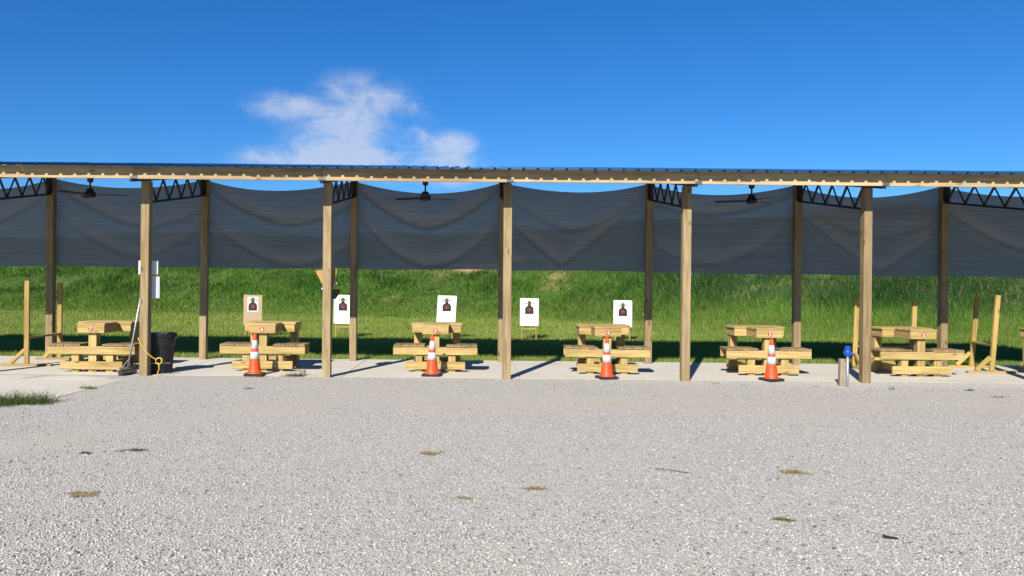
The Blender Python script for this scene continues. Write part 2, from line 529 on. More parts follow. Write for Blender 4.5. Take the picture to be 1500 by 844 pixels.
# ---------------------------------------------------------------- mesh helpers
class MB:
    """collects shapes; build() links them as ONE mesh object"""

    def __init__(self):
        self.v, self.f, self.g = [], [], []

    def _add(self, vs, fs, gr=None):
        o = len(self.v)
        self.v += [tuple(p) for p in vs]
        self.f += [tuple(i + o for i in f) for f in fs]
        self.g += [tuple(p) for p in (gr if gr is not None else vs)]

    def box(self, c, s, rot=None, ch=0.004):
        """chamfered box, centre c, size s; rot is a 3x3 matrix"""
        hx, hy, hz = s[0] / 2, s[1] / 2, s[2] / 2
        ch = min(ch, 0.3 * min(hx, hy, hz))
        vs, idx = [], {}
        for sx in (-1, 1):
            for sy in (-1, 1):
                for sz in (-1, 1):
                    for ax in range(3):
                        p = [sx * (hx - ch), sy * (hy - ch), sz * (hz - ch)]
                        p[ax] = (sx * hx, sy * hy, sz * hz)[ax]
                        idx[(sx, sy, sz, ax)] = len(vs)
                        vs.append(Vector(p))
        fs = []
        S = (-1, 1)
        for ax in range(3):
            a, b_ = [(1, 2), (2, 0), (0, 1)][ax]
            for s0 in S:
                q = []
                for (sa, sb) in ((-1, -1), (1, -1), (1, 1), (-1, 1)):
                    k = [0, 0, 0]
                    k[ax], k[a], k[b_] = s0, sa, sb
                    q.append(idx[(k[0], k[1], k[2], ax)])
                fs.append(q if s0 > 0 else q[::-1])
            for sa in S:
                for sb in S:
                    q = []
                    for (face, e) in ((a, -1), (a, 1), (b_, 1), (b_, -1)):
                        k = [0, 0, 0]
                        k[a], k[b_], k[ax] = sa, sb, e
                        q.append(idx[(k[0], k[1], k[2], face)])
                    fs.append(q if sa * sb < 0 else q[::-1])
        for sx in S:
            for sy in S:
                for sz in S:
                    q = [idx[(sx, sy, sz, 0)], idx[(sx, sy, sz, 1)], idx[(sx, sy, sz, 2)]]
                    fs.append(q if sx * sy * sz > 0 else q[::-1])
        lng = max(range(3), key=lambda i: s[i])
        perm = [(1, 2, 0), (2, 0, 1), (0, 1, 2)][lng]
        off = Vector((random.uniform(0, 9), random.uniform(0, 9), random.uniform(0, 9)))
        gr = [Vector((p[perm[0]], p[perm[1]], p[perm[2]])) + off for p in vs]
        c = Vector(c)
        if rot is not None:
            vs = [rot @ p for p in vs]
        self._add([p + c for p in vs], fs, gr)
        return self

    def beam(self, p0, p1, w, t, up=(0, 0, 1), ch=0.004):
        """box from p0 to p1; w across (horizontal), t in the direction of up"""
        p0, p1 = Vector(p0), Vector(p1)
        d = p1 - p0
        z = d.normalized()
        x = Vector(up).cross(z)
        if x.length < 1e-4:
            x = Vector((1, 0, 0))
        x.normalize()
        y = z.cross(x)
        R = Matrix((x, y, z)).transposed()
        return self.box((p0 + p1) / 2, (w, t, d.length), R, ch)

    def tube(self, pts, r, n=8, caps=True):
        pts = [Vector(p) for p in pts]
        rs = r if isinstance(r, (list, tuple)) else [r] * len(pts)
        vs, fs = [], []
        prev = None
        for i, p in enumerate(pts):
            d = (pts[min(i + 1, len(pts) - 1)] - pts[max(i - 1, 0)]).normalized()
            x = prev if prev is not None else (Vector((0, 0, 1)) if abs(d.z) < 0.9 else Vector((1, 0, 0)))
            x = (x - d * x.dot(d)).normalized()
            prev = x
            y = d.cross(x)
            for k in range(n):
                a = 2 * math.pi * k / n
                vs.append(p + (x * math.cos(a) + y * math.sin(a)) * rs[i])
        for i in range(len(pts) - 1):
            for k in range(n):
                fs.append((i * n + k, i * n + (k + 1) % n, (i + 1) * n + (k + 1) % n, (i + 1) * n + k))
        if caps:
            fs.append(tuple(range(n))[::-1])
            fs.append(tuple((len(pts) - 1) * n + k for k in range(n)))
        self._add(vs, fs)
        return self

    def lathe(self, prof, n=24, c=(0, 0, 0), cap0=True, cap1=True):
        vs, fs = [], []
        for (r, z) in prof:
            for k in range(n):
                a = 2 * math.pi * k / n
                vs.append((c[0] + r * math.cos(a), c[1] + r * math.sin(a), c[2] + z))
        for i in range(len(prof) - 1):
            for k in range(n):
                fs.append((i * n + k, i * n + (k + 1) % n, (i + 1) * n + (k + 1) % n, (i + 1) * n + k))
        if cap0:
            fs.append(tuple(range(n))[::-1])
        if cap1:
            fs.append(tuple((len(prof) - 1) * n + k for k in range(n)))
        self._add(vs, fs)
        return self

    def prism(self, poly, y0, y1):
        """polygon of (x, z) facing -Y, extruded from y0 (front) to y1"""
        n = len(poly)
        vs = [(x, y0, z) for x, z in poly] + [(x, y1, z) for x, z in poly]
        fs = [tuple(range(n)), tuple(range(n, 2 * n))[::-1]]
        for i in range(n):
            j = (i + 1) % n
            fs.append((i, i + n, j + n, j))
        gr = [(y, x, z) for (x, y, z) in vs]
        self._add(vs, fs, gr)
        return self

    def mesh(self, name, mat, smooth=False):
        me = bpy.data.meshes.new(name)
        me.from_pydata(self.v, [], self.f)
        a = me.attributes.new('grain', 'FLOAT_VECTOR', 'POINT')
        a.data.foreach_set('vector', np.array(self.g, dtype=np.float32).ravel())
        me.materials.append(mat)
        if smooth:
            me.polygons.foreach_set('use_smooth', [True] * len(me.polygons))
        me.update()
        return me

    def build(self, name, mat, parent=None, smooth=False):
        o = bpy.data.objects.new(name, self.mesh(name, mat, smooth))
        COL.objects.link(o)
        if parent:
            o.parent = parent
        return o


def smooth_by_angle(o, deg=40):
    """smooth shading with sharp creases above the angle"""
    bm = bmesh.new()
    bm.from_mesh(o.data)
    for f in bm.faces:
        f.smooth = True
    for e in bm.edges:
        if len(e.link_faces) == 2 and e.calc_face_angle(0) > math.radians(deg):
            e.smooth = False
    bm.to_mesh(o.data)
    bm.free()


def tag(o, label=None, cat=None, group=None, kind=None):
    if label:
        o['label'] = label
    if cat:
        o['category'] = cat
    if group:
        o['group'] = group
    if kind:
        o['kind'] = kind
    return o


def empty(name, loc=(0, 0, 0), rz=0.0):
    o = bpy.data.objects.new(name, None)
    COL.objects.link(o)
    o.location = loc
    o.rotation_euler = (0, 0, rz)
    o.empty_display_size = 0.2
    return o


def children_of():
    d = {}
    for o in bpy.data.objects:
        if o.parent:
            d.setdefault(o.parent, []).append(o)
    return d


def copy_tree(o, kids, parent=None):
    c = o.copy()
    COL.objects.link(c)
    if parent:
        c.parent = parent
    for k in kids.get(o, []):
        copy_tree(k, kids, c)
    return c


def np_mesh(name, verts, faces, mat, col=None):
    me = bpy.data.meshes.new(name)
    nv, nf, k = len(verts), len(faces), faces.shape[1]
    me.vertices.add(nv)
    me.vertices.foreach_set('co', verts.astype(np.float32).ravel())
    me.loops.add(nf * k)
    me.loops.foreach_set('vertex_index', faces.astype(np.int32).ravel())
    me.polygons.add(nf)
    me.polygons.foreach_set('loop_start', np.arange(0, nf * k, k, dtype=np.int32))
    me.polygons.foreach_set('loop_total', np.full(nf, k, dtype=np.int32))
    me.update(calc_edges=True)
    if col is not None:
        a = me.attributes.new('col', 'FLOAT_COLOR', 'POINT')
        c4 = np.ones((nv, 4), dtype=np.float32)
        c4[:, :3] = col
        a.data.foreach_set('color', c4.ravel())
    me.materials.append(mat)
    return me


def link(name, me, parent=None):
    o = bpy.data.objects.new(name, me)
    COL.objects.link(o)
    if parent:
        o.parent = parent
    return o


def vnoise(x, y, s, seed=0.0):
    """cheap smooth pseudo noise, about -1..1"""
    x, y = x * s + seed * 1.7, y * s - seed * 2.3
    return (np.sin(x + 1.3 * np.sin(y * 0.7 + seed)) + np.sin(1.7 * y + 1.1 * np.sin(x * 1.3 + 2.1 * seed))
            + np.sin(1.1 * (x + y) + 2.0 * np.sin(0.6 * (x - y)) + seed) + 0.6 * np.sin(2.9 * x - 2.3 * y + seed)) / 3.6


def sstep(a, b, t):
    t = np.clip((t - a) / (b - a), 0, 1)
    return t * t * (3 - 2 * t)


# ---------------------------------------------------------------- terrain
SLAB_F, SLAB_B = 13.06, 16.08
FOOT_X = np.array([-80, -30, -16, 0, 5, 8, 11, 15, 19, 24, 40, 90.0])
FOOT_Y = np.array([42, 40, 39, 37, 34.5, 31, 27.5, 24, 21.0, 19, 17, 16.0])


def gravel_z(x, y):
    z = -0.006 - 0.034 * sstep(0.5, 6.0, x) * sstep(5.0, 12.0, y) + 0.008 * vnoise(x, y, 0.9, 3) + 0.004 * vnoise(x, y, 3.1, 5)
    e = sstep(12.72, 13.03, y)
    return z * (1 - e) - 0.003 * e


def foot_y(x):
    return np.interp(x, FOOT_X, FOOT_Y) + 0.5 * vnoise(x, x * 0, 0.6, 2)


def turf_z(x, y):
    f = foot_y(x)
    t = (y - f) / 11.5
    H = 4.5 + 0.3 * vnoise(x, y * 0, 0.25, 4) + 0.25 * sstep(0, 10, x)
    up = np.clip(t, 0, 1)
    prof = up * 0.75 + 0.25 * sstep(0, 1, up)
    down = np.where(t > 1.25, np.clip((t - 1.25) / 1.1, 0, 1), 0)
    z = H * prof * (1 - sstep(0, 1, down))
    bumpy = (0.15 * vnoise(x, y, 0.8, 7) + 0.14 * vnoise(x, y, 2.1, 9) + 0.08 * vnoise(x, y, 4.3, 5)) * np.clip(t * 4, 0, 1) * (1 - 0.8 * sstep(1.3, 2.3, t))
    lawn = -0.03 + 0.02 * vnoise(x, y, 0.7, 1)
    return z + bumpy + lawn


def soil_at(x, y):
    s = np.exp(-(((x - 1.3) / 3.4) ** 2 + ((y - 43.0 + 0.25 * np.sin(x * 2.1)) / 0.75) ** 2) * 1.4) * 1.4
    s += 0.5 * np.exp(-(((x - 4.0) / 0.7) ** 2 + ((y - 39.3) / 0.8) ** 2))
    s += 0.5 * np.exp(-(((x + 4.3) / 0.8) ** 2 + ((y - 39.7) / 0.5) ** 2))
    s += 0.5 * np.exp(-(((x - 11.2) / 1.6) ** 2 + ((y - 39.2) / 0.7) ** 2))
    return np.clip(s * (1 + 0.5 * vnoise(x, y, 2.6, 6)), 0, 1)


def grid_mesh(name, xs, ys, zf, mat):
    X, Y = np.meshgrid(xs, ys)
    Z = zf(X, Y)
    nx, ny = len(xs), len(ys)
    v = np.stack([X.ravel(), Y.ravel(), Z.ravel()], 1)
    i = np.arange(nx * ny).reshape(ny, nx)
    f = np.stack([i[:-1, :-1].ravel(), i[:-1, 1:].ravel(), i[1:, 1:].ravel(), i[1:, :-1].ravel()], 1)
    me = np_mesh(name, v, f, mat)
    me.polygons.foreach_set('use_smooth', [True] * len(me.polygons))
    return me, v


# the ground: one sheet to the horizon, rising into the berm behind the range
gx = np.concatenate([[-2500, -1200, -600, -300, -160, -100], np.arange(-50, 50.1, 0.4), [100, 160, 300, 600, 1200, 2500]])
gy = np.concatenate([[-2500, -1000, -400, -150, -60, -30, -10, 5, 12, 15], np.arange(16, 52.1, 0.35), np.arange(53, 70.1, 1.0), [80, 100, 140, 220, 400, 900, 2500]])


def ground_z(X, Y):
    z = turf_z(X, Y)
    return np.where(Y < 16.0, -0.16, z)


me, gv = grid_mesh('ground', gx, gy, ground_z, MAT['turf'])
a = me.attributes.new('soil', 'FLOAT', 'POINT')
a.data.foreach_set('value', soil_at(gv[:, 0], gv[:, 1]).astype(np.float32))
tag(link('ground', me), kind='structure')

# gravel yard
me, _ = grid_mesh('gravel_yard', np.concatenate([[-60, -30], np.arange(-20, 20.1, 0.25), [30, 60]]),
                  np.concatenate([[-40, -15, -5, 0], np.arange(2, 12.7, 0.25), [12.8, 12.9, 12.97, SLAB_F - 0.03, SLAB_F + 0.02]]), gravel_z, MAT['gravel'])
tag(link('gravel_yard', me), kind='structure')

# concrete floor: one slab per bay, with control joints between them
XFRONT = {2: -8.44}                          # unseen front post shifted sideways so its shadow clears the left rack
XS = [-14.9, -11.85, -8.74, -5.59, -2.51, 0.534, 3.55, 6.60, 9.61, 12.65]
slab = empty('shelter_floor')
tag(slab, kind='structure')
edges = [-18.0] + [x + 0.24 for x in XS] + [16.0]
for x0, x1 in zip(edges[:-1], edges[1:]):
    MB().box(((x0 + x1) / 2, (SLAB_F + SLAB_B) / 2, -0.075), (x1 - x0 - 0.012, SLAB_B - SLAB_F, 0.15), ch=0.003).build('slab', MAT['concrete'], slab)
MB().box((-1, (SLAB_F + SLAB_B) / 2, -0.1), (33.9, SLAB_B - SLAB_F - 0.03, 0.16), ch=0.0).build('slab_base', MAT['concrete'], slab)
walk = empty('walkway')
tag(walk, kind='structure')
for (x0, x1) in ((-18.0, -11.9), (-11.9, -8.8), (-8.8, -5.70)):
    for (y0, y1) in ((12.43, SLAB_F), (10.25, 12.43)):
        MB().box(((x0 + x1) / 2, (y0 + y1) / 2, -0.079), (x1 - x0 - 0.014, y1 - y0 - 0.016, 0.15), ch=0.006).build('slab', MAT['concrete'], walk)
MB().box((-11.85, 11.65, -0.11), (12.2, 2.76, 0.16), ch=0.0).build('slab_base', MAT['concrete'], walk)

# ---------------------------------------------------------------- shelter
SL = 0.158
POST_F, POST_B = 13.0, 15.8
PW = 0.14
FY = 12.44                                  # fascia centre line


def chord_z(y):
    return 3.245 + SL * (y - FY)


def roof_z(y):
    return 3.457 + SL * (y - FY)


shelter = empty('range_shelter', (0, 0, 0))
tag(shelter, 'open fronted timber shelter with wooden posts and blue metal roof over the concrete slab', 'shelter')
for ip, x in enumerate(XS):
    xf = XFRONT.get(ip, x)
    tx = lambda y: xf + (x - xf) * (y - POST_F) / (POST_B - POST_F)
    lean = random.uniform(-0.012, 0.012)
    zb = -0.22
    MB().beam((xf, POST_F, zb), (xf + lean, POST_F, chord_z(POST_F) - 0.005 - 0.042), PW, PW, up=(0, 1, 0), ch=0.006).build('post', MAT['post'], shelter)
    MB().beam((x, POST_B, 0.0), (x + lean, POST_B, chord_z(POST_B) - 0.005 - 0.042), PW, PW, up=(0, 1, 0), ch=0.006).build('post', MAT['post'], shelter)
    # steel truss between and over the posts
    tr = MB().beam((tx(FY - 0.02), FY - 0.02, chord_z(FY - 0.02) - 0.021), (tx(16.35), 16.35, chord_z(16.35) - 0.021), 0.05, 0.04).build('truss', MAT['steel'], shelter)
    yb0, yb1 = POST_F + PW / 2, POST_B - PW / 2
    bz0, bz1 = 2.935, 2.935 + SL * (yb1 - yb0)
    MB().beam((tx(yb0), yb0, bz0), (tx(yb1), yb1, bz1), 0.045, 0.036).build('bottom_chord', MAT['steel'], tr)
    n = 9
    for i in range(n):
        ya, yb = yb0 + 0.05 + (yb1 - yb0 - 0.1) * i / n, yb0 + 0.05 + (yb1 - yb0 - 0.1) * (i + 1) / n
        lo = lambda y: bz0 + SL * (y - yb0) + 0.014
        hi = lambda y: chord_z(y) - 0.038
        p, q = ((tx(ya), ya, hi(ya)), (tx(yb), yb, lo(yb))) if i % 2 == 0 else ((tx(ya), ya, lo(ya)), (tx(yb), yb, hi(yb)))
        tk = 0.034 if i % 2 == 0 else 0.022
        MB().beam(p, q, tk, tk, ch=0.002).build('web_rod', MAT['steel'], tr)
    MB().box((xf, yb0 + 0.006, (bz0 + chord_z(yb0)) / 2 - 0.01), (0.07, 0.012, 0.32), ch=0.001).build('end_plate', MAT['steel'], tr)
    MB().box((x, yb1 - 0.03, (bz1 + chord_z(yb1)) / 2 - 0.01), (0.11, 0.06, 0.36), ch=0.001).build('end_plate', MAT['steel'], tr)

# fascia boards and purlins
joints = [-15.6, -11.9] + [at(px, 262, FY).x for px in (-66, 197, 472, 747, 1023, 1297)] + [9.75, 13.4]
for x0, x1 in zip(joints[:-1], joints[1:]):
    dz = random.uniform(-0.006, 0.006)
    MB().box(((x0 + x1) / 2, FY, 3.35 + dz), (x1 - x0 - 0.006, 0.038, 0.204), ch=0.003).build('fascia_board', MAT['fascia'], shelter)
for xj in joints[1:-1]:
    MB().box((xj, FY - 0.024, 3.275), (0.11, 0.008, 0.045), ch=0.001).build('joint_strap', MAT['dull'], shelter)
    MB().box((xj, FY + 0.05, 3.262), (0.20, 0.055, 0.018), ch=0.001).build('clip_angle', MAT['steel'], shelter)
for yp in (13.5, 14.4, 15.3, 16.2):
    for x0, x1 in zip(XS[:-1], XS[1:]):
        MB().box(((x0 + x1) / 2, yp, roof_z(yp) - 0.107), (x1 - x0 - 0.006, 0.038, 0.204), ch=0.003).build('purlin', MAT['fascia'], shelter)

# roof sheets: ribbed, nine inches rib to rib, four ribs to a sheet
RIB = 0.2286


def roof_sheet():
    prof = []
    for k in range(4):
        o = k * RIB
        prof += [(o, 0), (o + 0.085, 0), (o + 0.0975, 0.032), (o + 0.131, 0.032), (o + 0.1435, 0)]
    prof.append((4 * RIB, 0))
    ys = [FY - 0.195, FY + 0.8, 14.5, 15.6, 16.55]
    v, f, m = [], [], len(prof)
    for y in ys:
        for (x, z) in prof:
            v.append((x, y, roof_z(y) + z))
    nl = len(v)
    v += [(x, y, z - 0.0015) for (x, y, z) in v]
    for j in range(len(ys) - 1):
        for i in range(m - 1):
            q = (j * m + i, j * m + i + 1, (j + 1) * m + i + 1, (j + 1) * m + i)
            f.append(q)
            f.append(tuple(t + nl for t in q[::-1]))
    for i in range(m - 1):
        f.append((i, i + nl, i + 1 + nl, i + 1))
    me = bpy.data.meshes.new('roof_sheet')
    me.from_pydata(v, [], f)
    me.materials.append(MAT['roof'])
    return me


rs = roof_sheet()
nsheet = int((13.4 + 15.6) / (4 * RIB))
for i in range(nsheet):
    o = link('roof_sheet', rs, shelter)
    o.location = (-15.6 + i * 4 * RIB, random.uniform(-0.012, 0.012), 0.0016 * (i % 2) + random.uniform(0, 0.003))


# ---------------------------------------------------------------- shade nets
def shade_net(i, x0, x1, swags, label, dz=0.0):
    nu, nv_ = 72, 56
    U, V = np.meshgrid(np.linspace(0, 1, nu), np.linspace(0, 1, nv_))
    X = x0 + (x1 - x0) * U
    sag = 0.21 + 0.03 * math.sin(i * 2.1)
    skew = 0.08 * math.sin(i * 1.7)
    par = 4 * U * (1 - U) * (1 + skew * (U - 0.5) * 4)
    top = 3.70 - sag * par
    bot = 1.895 + dz + 0.012 * np.sin(U * 5 + i) - 0.01 * par
    Z = top + (bot - top) * V
    Yd = np.full_like(X, 15.905) + 0.035 * par * np.sin(math.pi * V)
    fold = np.zeros_like(X)
    for (zc, depth, wdt, amp, cx, edge, pw) in swags:
        # zc: lowest height of the swag, depth: rise towards the posts
        s = np.abs(2 * (U - cx)) / (1 + np.abs(2 * cx - 1))
        zl = zc + depth * s ** pw
        d = (Z - zl)
        lop = np.where(d > 0, d / (wdt * 2.0), d / (wdt * 0.75))   # soft above, sharp below
        g = np.exp(-lop ** 2)
        fade = 1 - edge * s ** 2
        fold += amp * g * fade
        Yd += 0.05 * amp * g * fade - 0.03 * amp * np.exp(-((d + wdt * 1.2) / (wdt * 0.8)) ** 2) * fade
    v = np.stack([X.ravel(), Yd.ravel(), Z.ravel()], 1)
    ii = np.arange(nu * nv_).reshape(nv_, nu)
    f = np.stack([ii[:-1, :-1].ravel(), ii[1:, :-1].ravel(), ii[1:, 1:].ravel(), ii[:-1, 1:].ravel()], 1)
    me = np_mesh('shade_net', v, f, MAT['cloth'])
    a = me.attributes.new('fold', 'FLOAT', 'POINT')
    a.data.foreach_set('value', np.clip(fold, 0, 1).ravel().astype(np.float32))
    me.polygons.foreach_set('use_smooth', [True] * len(me.polygons))
    o = link('shade_net', me)
    return tag(o, label, 'shade net', 'dark shade nets hung between the rear posts')


W1, W2 = 0.095, 0.10
nets = [
    (1, [(2.75, 0.8, W1, 0.6, 0.5, 0.3, 1.7)], 'dark grey shade net reaching off the left edge of the picture'),
    (2, [(2.75, 0.85, W1, 0.55, 0.62, 0.2, 1.6), (2.15, 0.9, W2, 0.5, 0.55, 0.5, 1.6)], 'dark grey shade net hung behind the bench numbered seven'),
    (3, [(2.83, 0.75, W1, 0.8, 0.58, 0.3, 1.6), (1.98, 0.95, W2, 0.75, 0.6, 0.4, 1.7)], 'dark grey shade net hung above the brown cardboard target'),
    (4, [(2.78, 0.85, W1, 0.85, 0.5, 0.25, 1.6), (2.0, 1.15, W2, 0.85, 0.52, 0.35, 1.9)], 'dark grey shade net hung behind the bench numbered five'),
    (5, [(2.75, 0.8, W1, 0.45, 0.5, 0.4, 1.5), (2.03, 1.45, W2, 0.7, 0.42, 0.5, 1.05)], 'dark grey shade net hung behind the bench numbered four'),
    (6, [(3.12, 0.45, W1, 0.75, 0.42, 0.5, 1.8), (2.1, 0.9, W2, 0.6, 0.42, 0.7, 1.9)], 'dark grey shade net hung behind the bench numbered three'),
    (7, [(2.7, 0.7, W1, 0.4, 0.6, 0.4, 1.6), (2.0, 1.3, W2, 0.55, 0.6, 0.3, 1.2)], 'dark grey shade net hung behind the bench numbered two'),
    (8, [(2.45, 0.9, W1, 0.6, 0.6, 0.2, 1.4)], 'dark grey shade net reaching off the right edge of the picture'),
]
for (i, sw, lab) in nets:
    shade_net(i, XS[i] - 0.02, XS[i + 1] - 0.03, sw, lab, {5: 0.0, 6: -0.03, 7: -0.035, 8: -0.03}.get(i, 0.0))


# ---------------------------------------------------------------- ceiling fans
def ceiling_fan(x, rz, label):
    y = 14.4
    zt = roof_z(y) - 0.209
    o = empty('ceiling_fan', (x, y, 3.16), rz)
    tag(o, label, 'fan', 'ceiling fans under the shelter roof')
    c = MB().lathe([(0.02, 0.272), (0.05, 0.285), (0.062, zt - 3.16)], 20).build('canopy', MAT['fan'], o, True)
    MB().tube([(0, 0, 0.10), (0, 0, zt - 3.16 - 0.02)], 0.016, 10).build('downrod', MAT['fan'], o, True)
    m = MB().lathe([(0.045, 0.16), (0.062, 0.155), (0.066, 0.10), (0.092, 0.09), (0.098, 0.07), (0.098, 0.01), (0.085, 0.0), (0.03, -0.012)][::-1], 24).build('motor', MAT['fan'], o)
    smooth_by_angle(m, 35)
    for k in range(3):
        a = math.radians(30 + 120 * k)
        R = Matrix.Rotation(a, 3, 'Z') @ Matrix.Rotation(math.radians(9), 3, 'X')
        b = MB().box(R @ Vector((0.385, 0, 0)) + Vector((0, 0, 0.045)), (0.53, 0.12, 0.008), R, 0.003).build('blade', MAT['fan'], o)
        MB().box(R @ Vector((0.115, 0, 0)) + Vector((0, 0, 0.045)), (0.08, 0.04, 0.012), R, 0.002).build('blade_arm', MAT['fan'], b)
    return o


ceiling_fan(at(132, 288, 14.4).x, math.radians(-24), 'dark ceiling fan above the bench numbered seven')
ceiling_fan(at(623, 286, 14.4).x, math.radians(1), 'dark ceiling fan hanging above the bench numbered five')
ceiling_fan(at(1101, 288, 14.4).x, math.radians(11), 'dark ceiling fan above the bench numbered three')


# ---------------------------------------------------------------- shooting benches
def make_bench():
    b = empty('shooting_bench')
    P, S = MAT['pine'], MAT['seat']
    t = 0.038
    # legs
    MB().box((0, 0.04 + 0.07, 0.409), (0.14, 0.14, 0.818), ch=0.005).build('leg', P, b)
    for s in (-1, 1):
        MB().box((s * 0.37, 0.88, 0.409), (0.14, 0.14, 0.818), ch=0.005).build('leg', P, b)
        MB().box((s * 0.30, 0.04 + 0.065, 0.224), (0.13, 0.13, 0.448), ch=0.005).build('seat_post', P, b)
        MB().box((s * 0.30, 0.49, 0.115), (t, 0.64, 0.14)).build('floor_rail', P, b)
        MB().box((s * 0.30, 0.27, 0.38), (t, 0.2, 0.138)).build('seat_rail', P, b)
    # beams across
    MB().box((0, 0.019, 0.38), (1.52, t, 0.14)).build('seat_beam', P, b)
    MB().box((0, 0.40, 0.38), (1.50, t, 0.138)).build('seat_beam', P, b)
    MB().box((0, 0.019, 0.117), (1.08, t, 0.14)).build('lower_beam', P, b)
    MB().box((0, 0.970, 0.117), (0.9, t, 0.14)).build('lower_beam', P, b)
    # seats: four boards on each side of the front leg
    for s in (-1, 1):
        for k in range(4):
            MB().box((s * (0.262 + 0.141 * k), 0.212 + random.uniform(-.004, .004), 0.471), (0.137, 0.45, 0.036)).build('seat_board', S, b)
    # table frame
    zt, zf = 0.838, 0.75
    MB().box((0, -0.004, zf), (0.47, t, 0.136)).build('apron', P, b)
    for s in (-1, 1):
        MB().box((s * 0.216, 0.255, zf), (t, 0.476, 0.136)).build('apron', P, b)
        MB().box((s * 0.347, 0.519, zf), (0.222, t, 0.136)).build('apron', P, b)
        MB().box((s * 0.439, 0.755, zf), (t, 0.43, 0.136)).build('apron', P, b)
    MB().box((0, 0.99, zf), (0.916, t, 0.136)).build('apron', P, b)
    # table boards
    for k in range(4):
        hw = 0.245
        MB().box((0, 0.034 + 0.122 * k, zt), (2 * hw, 0.118, 0.036)).build('table_board', P, b)
    for k in range(4):
        MB().box((0, 0.557 + 0.133 * k, zt), (0.955 + random.uniform(-.008, .008), 0.129, 0.036)).build('table_board', P, b)
    plate = MB()
    plate.lathe([(0.042, 0), (0.042, 0.004)], 24)
    plate.v = [(x, -0.0235 - z, y + 0.752) for (x, y, z) in plate.v]
    plate.f = [f for f in plate.f]
    plate.build('number_plate', MAT['plate_red'], b)
    return b


def digit_mesh(ch):
    cu = bpy.data.curves.new('digit', 'FONT')
    cu.body = ch
    cu.size = 0.082
    cu.align_x = 'CENTER'
    cu.align_y = 'CENTER'
    cu.extrude = 0.001
    cu.offset = 0.0012
    to = bpy.data.objects.new('digit', cu)
    COL.objects.link(to)
    dg = bpy.context.evaluated_depsgraph_get()
    me = bpy.data.meshes.new_from_object(to.evaluated_get(dg))
    bpy.data.objects.remove(to)
    bpy.data.curves.remove(cu)
    vs = [v.co.copy() for v in me.vertices]
    if vs:
        cx = (min(v.x for v in vs) + max(v.x for v in vs)) / 2
        cy = (min(v.y for v in vs) + max(v.y for v in vs)) / 2
        for v in me.vertices:
            x, y, z = v.co
            v.co = (x - cx, -0.0290 - z, y - cy + 0.752)
    me.materials.clear()
    me.materials.append(MAT['paper'])
    return me


benches = [(134.5, 545, '7', 0.0, 'yellow pine shooting bench numbered seven beside the broom'),
           (384.5, 544, '6', 0.5, 'yellow pine shooting bench numbered six in front of the brown target'),
           (637.5, 545, '5', 0.6, 'yellow pine shooting bench numbered five under the middle ceiling fan'),
           (889.5, 548.5, '4', -1.5, 'yellow pine shooting bench numbered four between the middle and the fourth front posts'),
           (1125.5, 550.5, '3', -0.5, 'yellow pine shooting bench numbered three behind the rightmost cone'),
           (1350, 552, '2', 0.5, 'yellow pine shooting bench numbered two right of the blue hydrant'),
           (1586, 554, '1', 0.0, 'pine bench cut off by the right edge of the picture')]
proto = make_bench()
kids = children_of()
roots = [proto] + [copy_tree(proto, kids) for _ in benches[1:]]
kids = children_of()
for r, (px, py, dig, rz, lab) in zip(roots, benches):
    g = ground_at(px, py)
    r.location = (g.x, g.y - 0.03, 0)
    r.rotation_euler = (0, 0, math.radians(rz))
    tag(r, lab, 'bench', 'shooting benches on the slab')
    for k in kids[r]:
        if k.name.startswith('number_plate'):
            k.scale = (1, 1, 1)
            d = link('digit', digit_mesh(dig), k)


# ---------------------------------------------------------------- traffic cones
def make_cone():
    c = empty('traffic_cone')
    base = MB()
    s, ch = 0.165, 0.035
    pts = [(s, s - ch), (s - ch, s), (-s + ch, s), (-s, s - ch), (-s, -s + ch), (-s + ch, -s), (s - ch, -s), (s, -s + ch)]
    n = len(pts)
    vs = [(x, y, 0.0) for x, y in pts] + [(x, y, 0.032) for x, y in pts] + [(x * 0.93, y * 0.93, 0.04) for x, y in pts]
    fs = [tuple(range(n))[::-1], tuple(range(2 * n, 3 * n))]
    for k in range(2):
        for i in range(n):
            j = (i + 1) % n
            fs.append((k * n + i, k * n + j, (k + 1) * n + j, (k + 1) * n + i))
    base._add(vs, fs)
    base.build('base', MAT['rubber'], c)

    def rad(z):
        return 0.108 - (0.108 - 0.026) * (z - 0.05) / 0.66
    b = MB().lathe([(0.135, 0.041), (0.13, 0.052), (0.114, 0.06), (rad(0.09), 0.09), (rad(0.35), 0.35), (rad(0.6), 0.6), (rad(0.68), 0.68), (0.025, 0.705), (0.018, 0.71)], 36).build('body', MAT['orange'], c)
    smooth_by_angle(b, 30)
    for (z0, z1) in ((0.285, 0.405), (0.455, 0.60)):
        r0, r1 = rad(z0), rad(z1)
        MB().lathe([(r0, z0 - 0.001), (r0 + 0.003, z0), (r1 + 0.003, z1), (r1, z1 + 0.001)], 36, cap0=False, cap1=False).build('reflective_collar', MAT['reflect'], c, True)
    return c


cones = [(369, 551.5, 8, 'orange traffic cone in front of the bench numbered six'),
         (632, 552, -5, 'orange traffic cone in front of the bench numbered five'),
         (891, 556, 14, 'orange traffic cone in front of the bench numbered four'),
         (1135, 559, 20, 'orange traffic cone in front of the bench numbered three')]
proto = make_cone()
kids = children_of()
roots = [proto] + [copy_tree(proto, kids) for _ in cones[1:]]
for r, (px, py, rz, lab) in zip(roots, cones):
    g = ground_at(px, py)
    r.location = (g.x, g.y + 0.155, 0.0)
    r.rotation_euler = (0, 0, math.radians(rz))
    tag(r, lab, 'cone', 'orange traffic cones with white collars')


# ---------------------------------------------------------------- targets out on the grass
def circle(cx, cz, r, n=20):
    return [(cx + r * math.cos(2 * math.pi * k / n), cz + r * math.sin(2 * math.pi * k / n)) for k in range(n)]


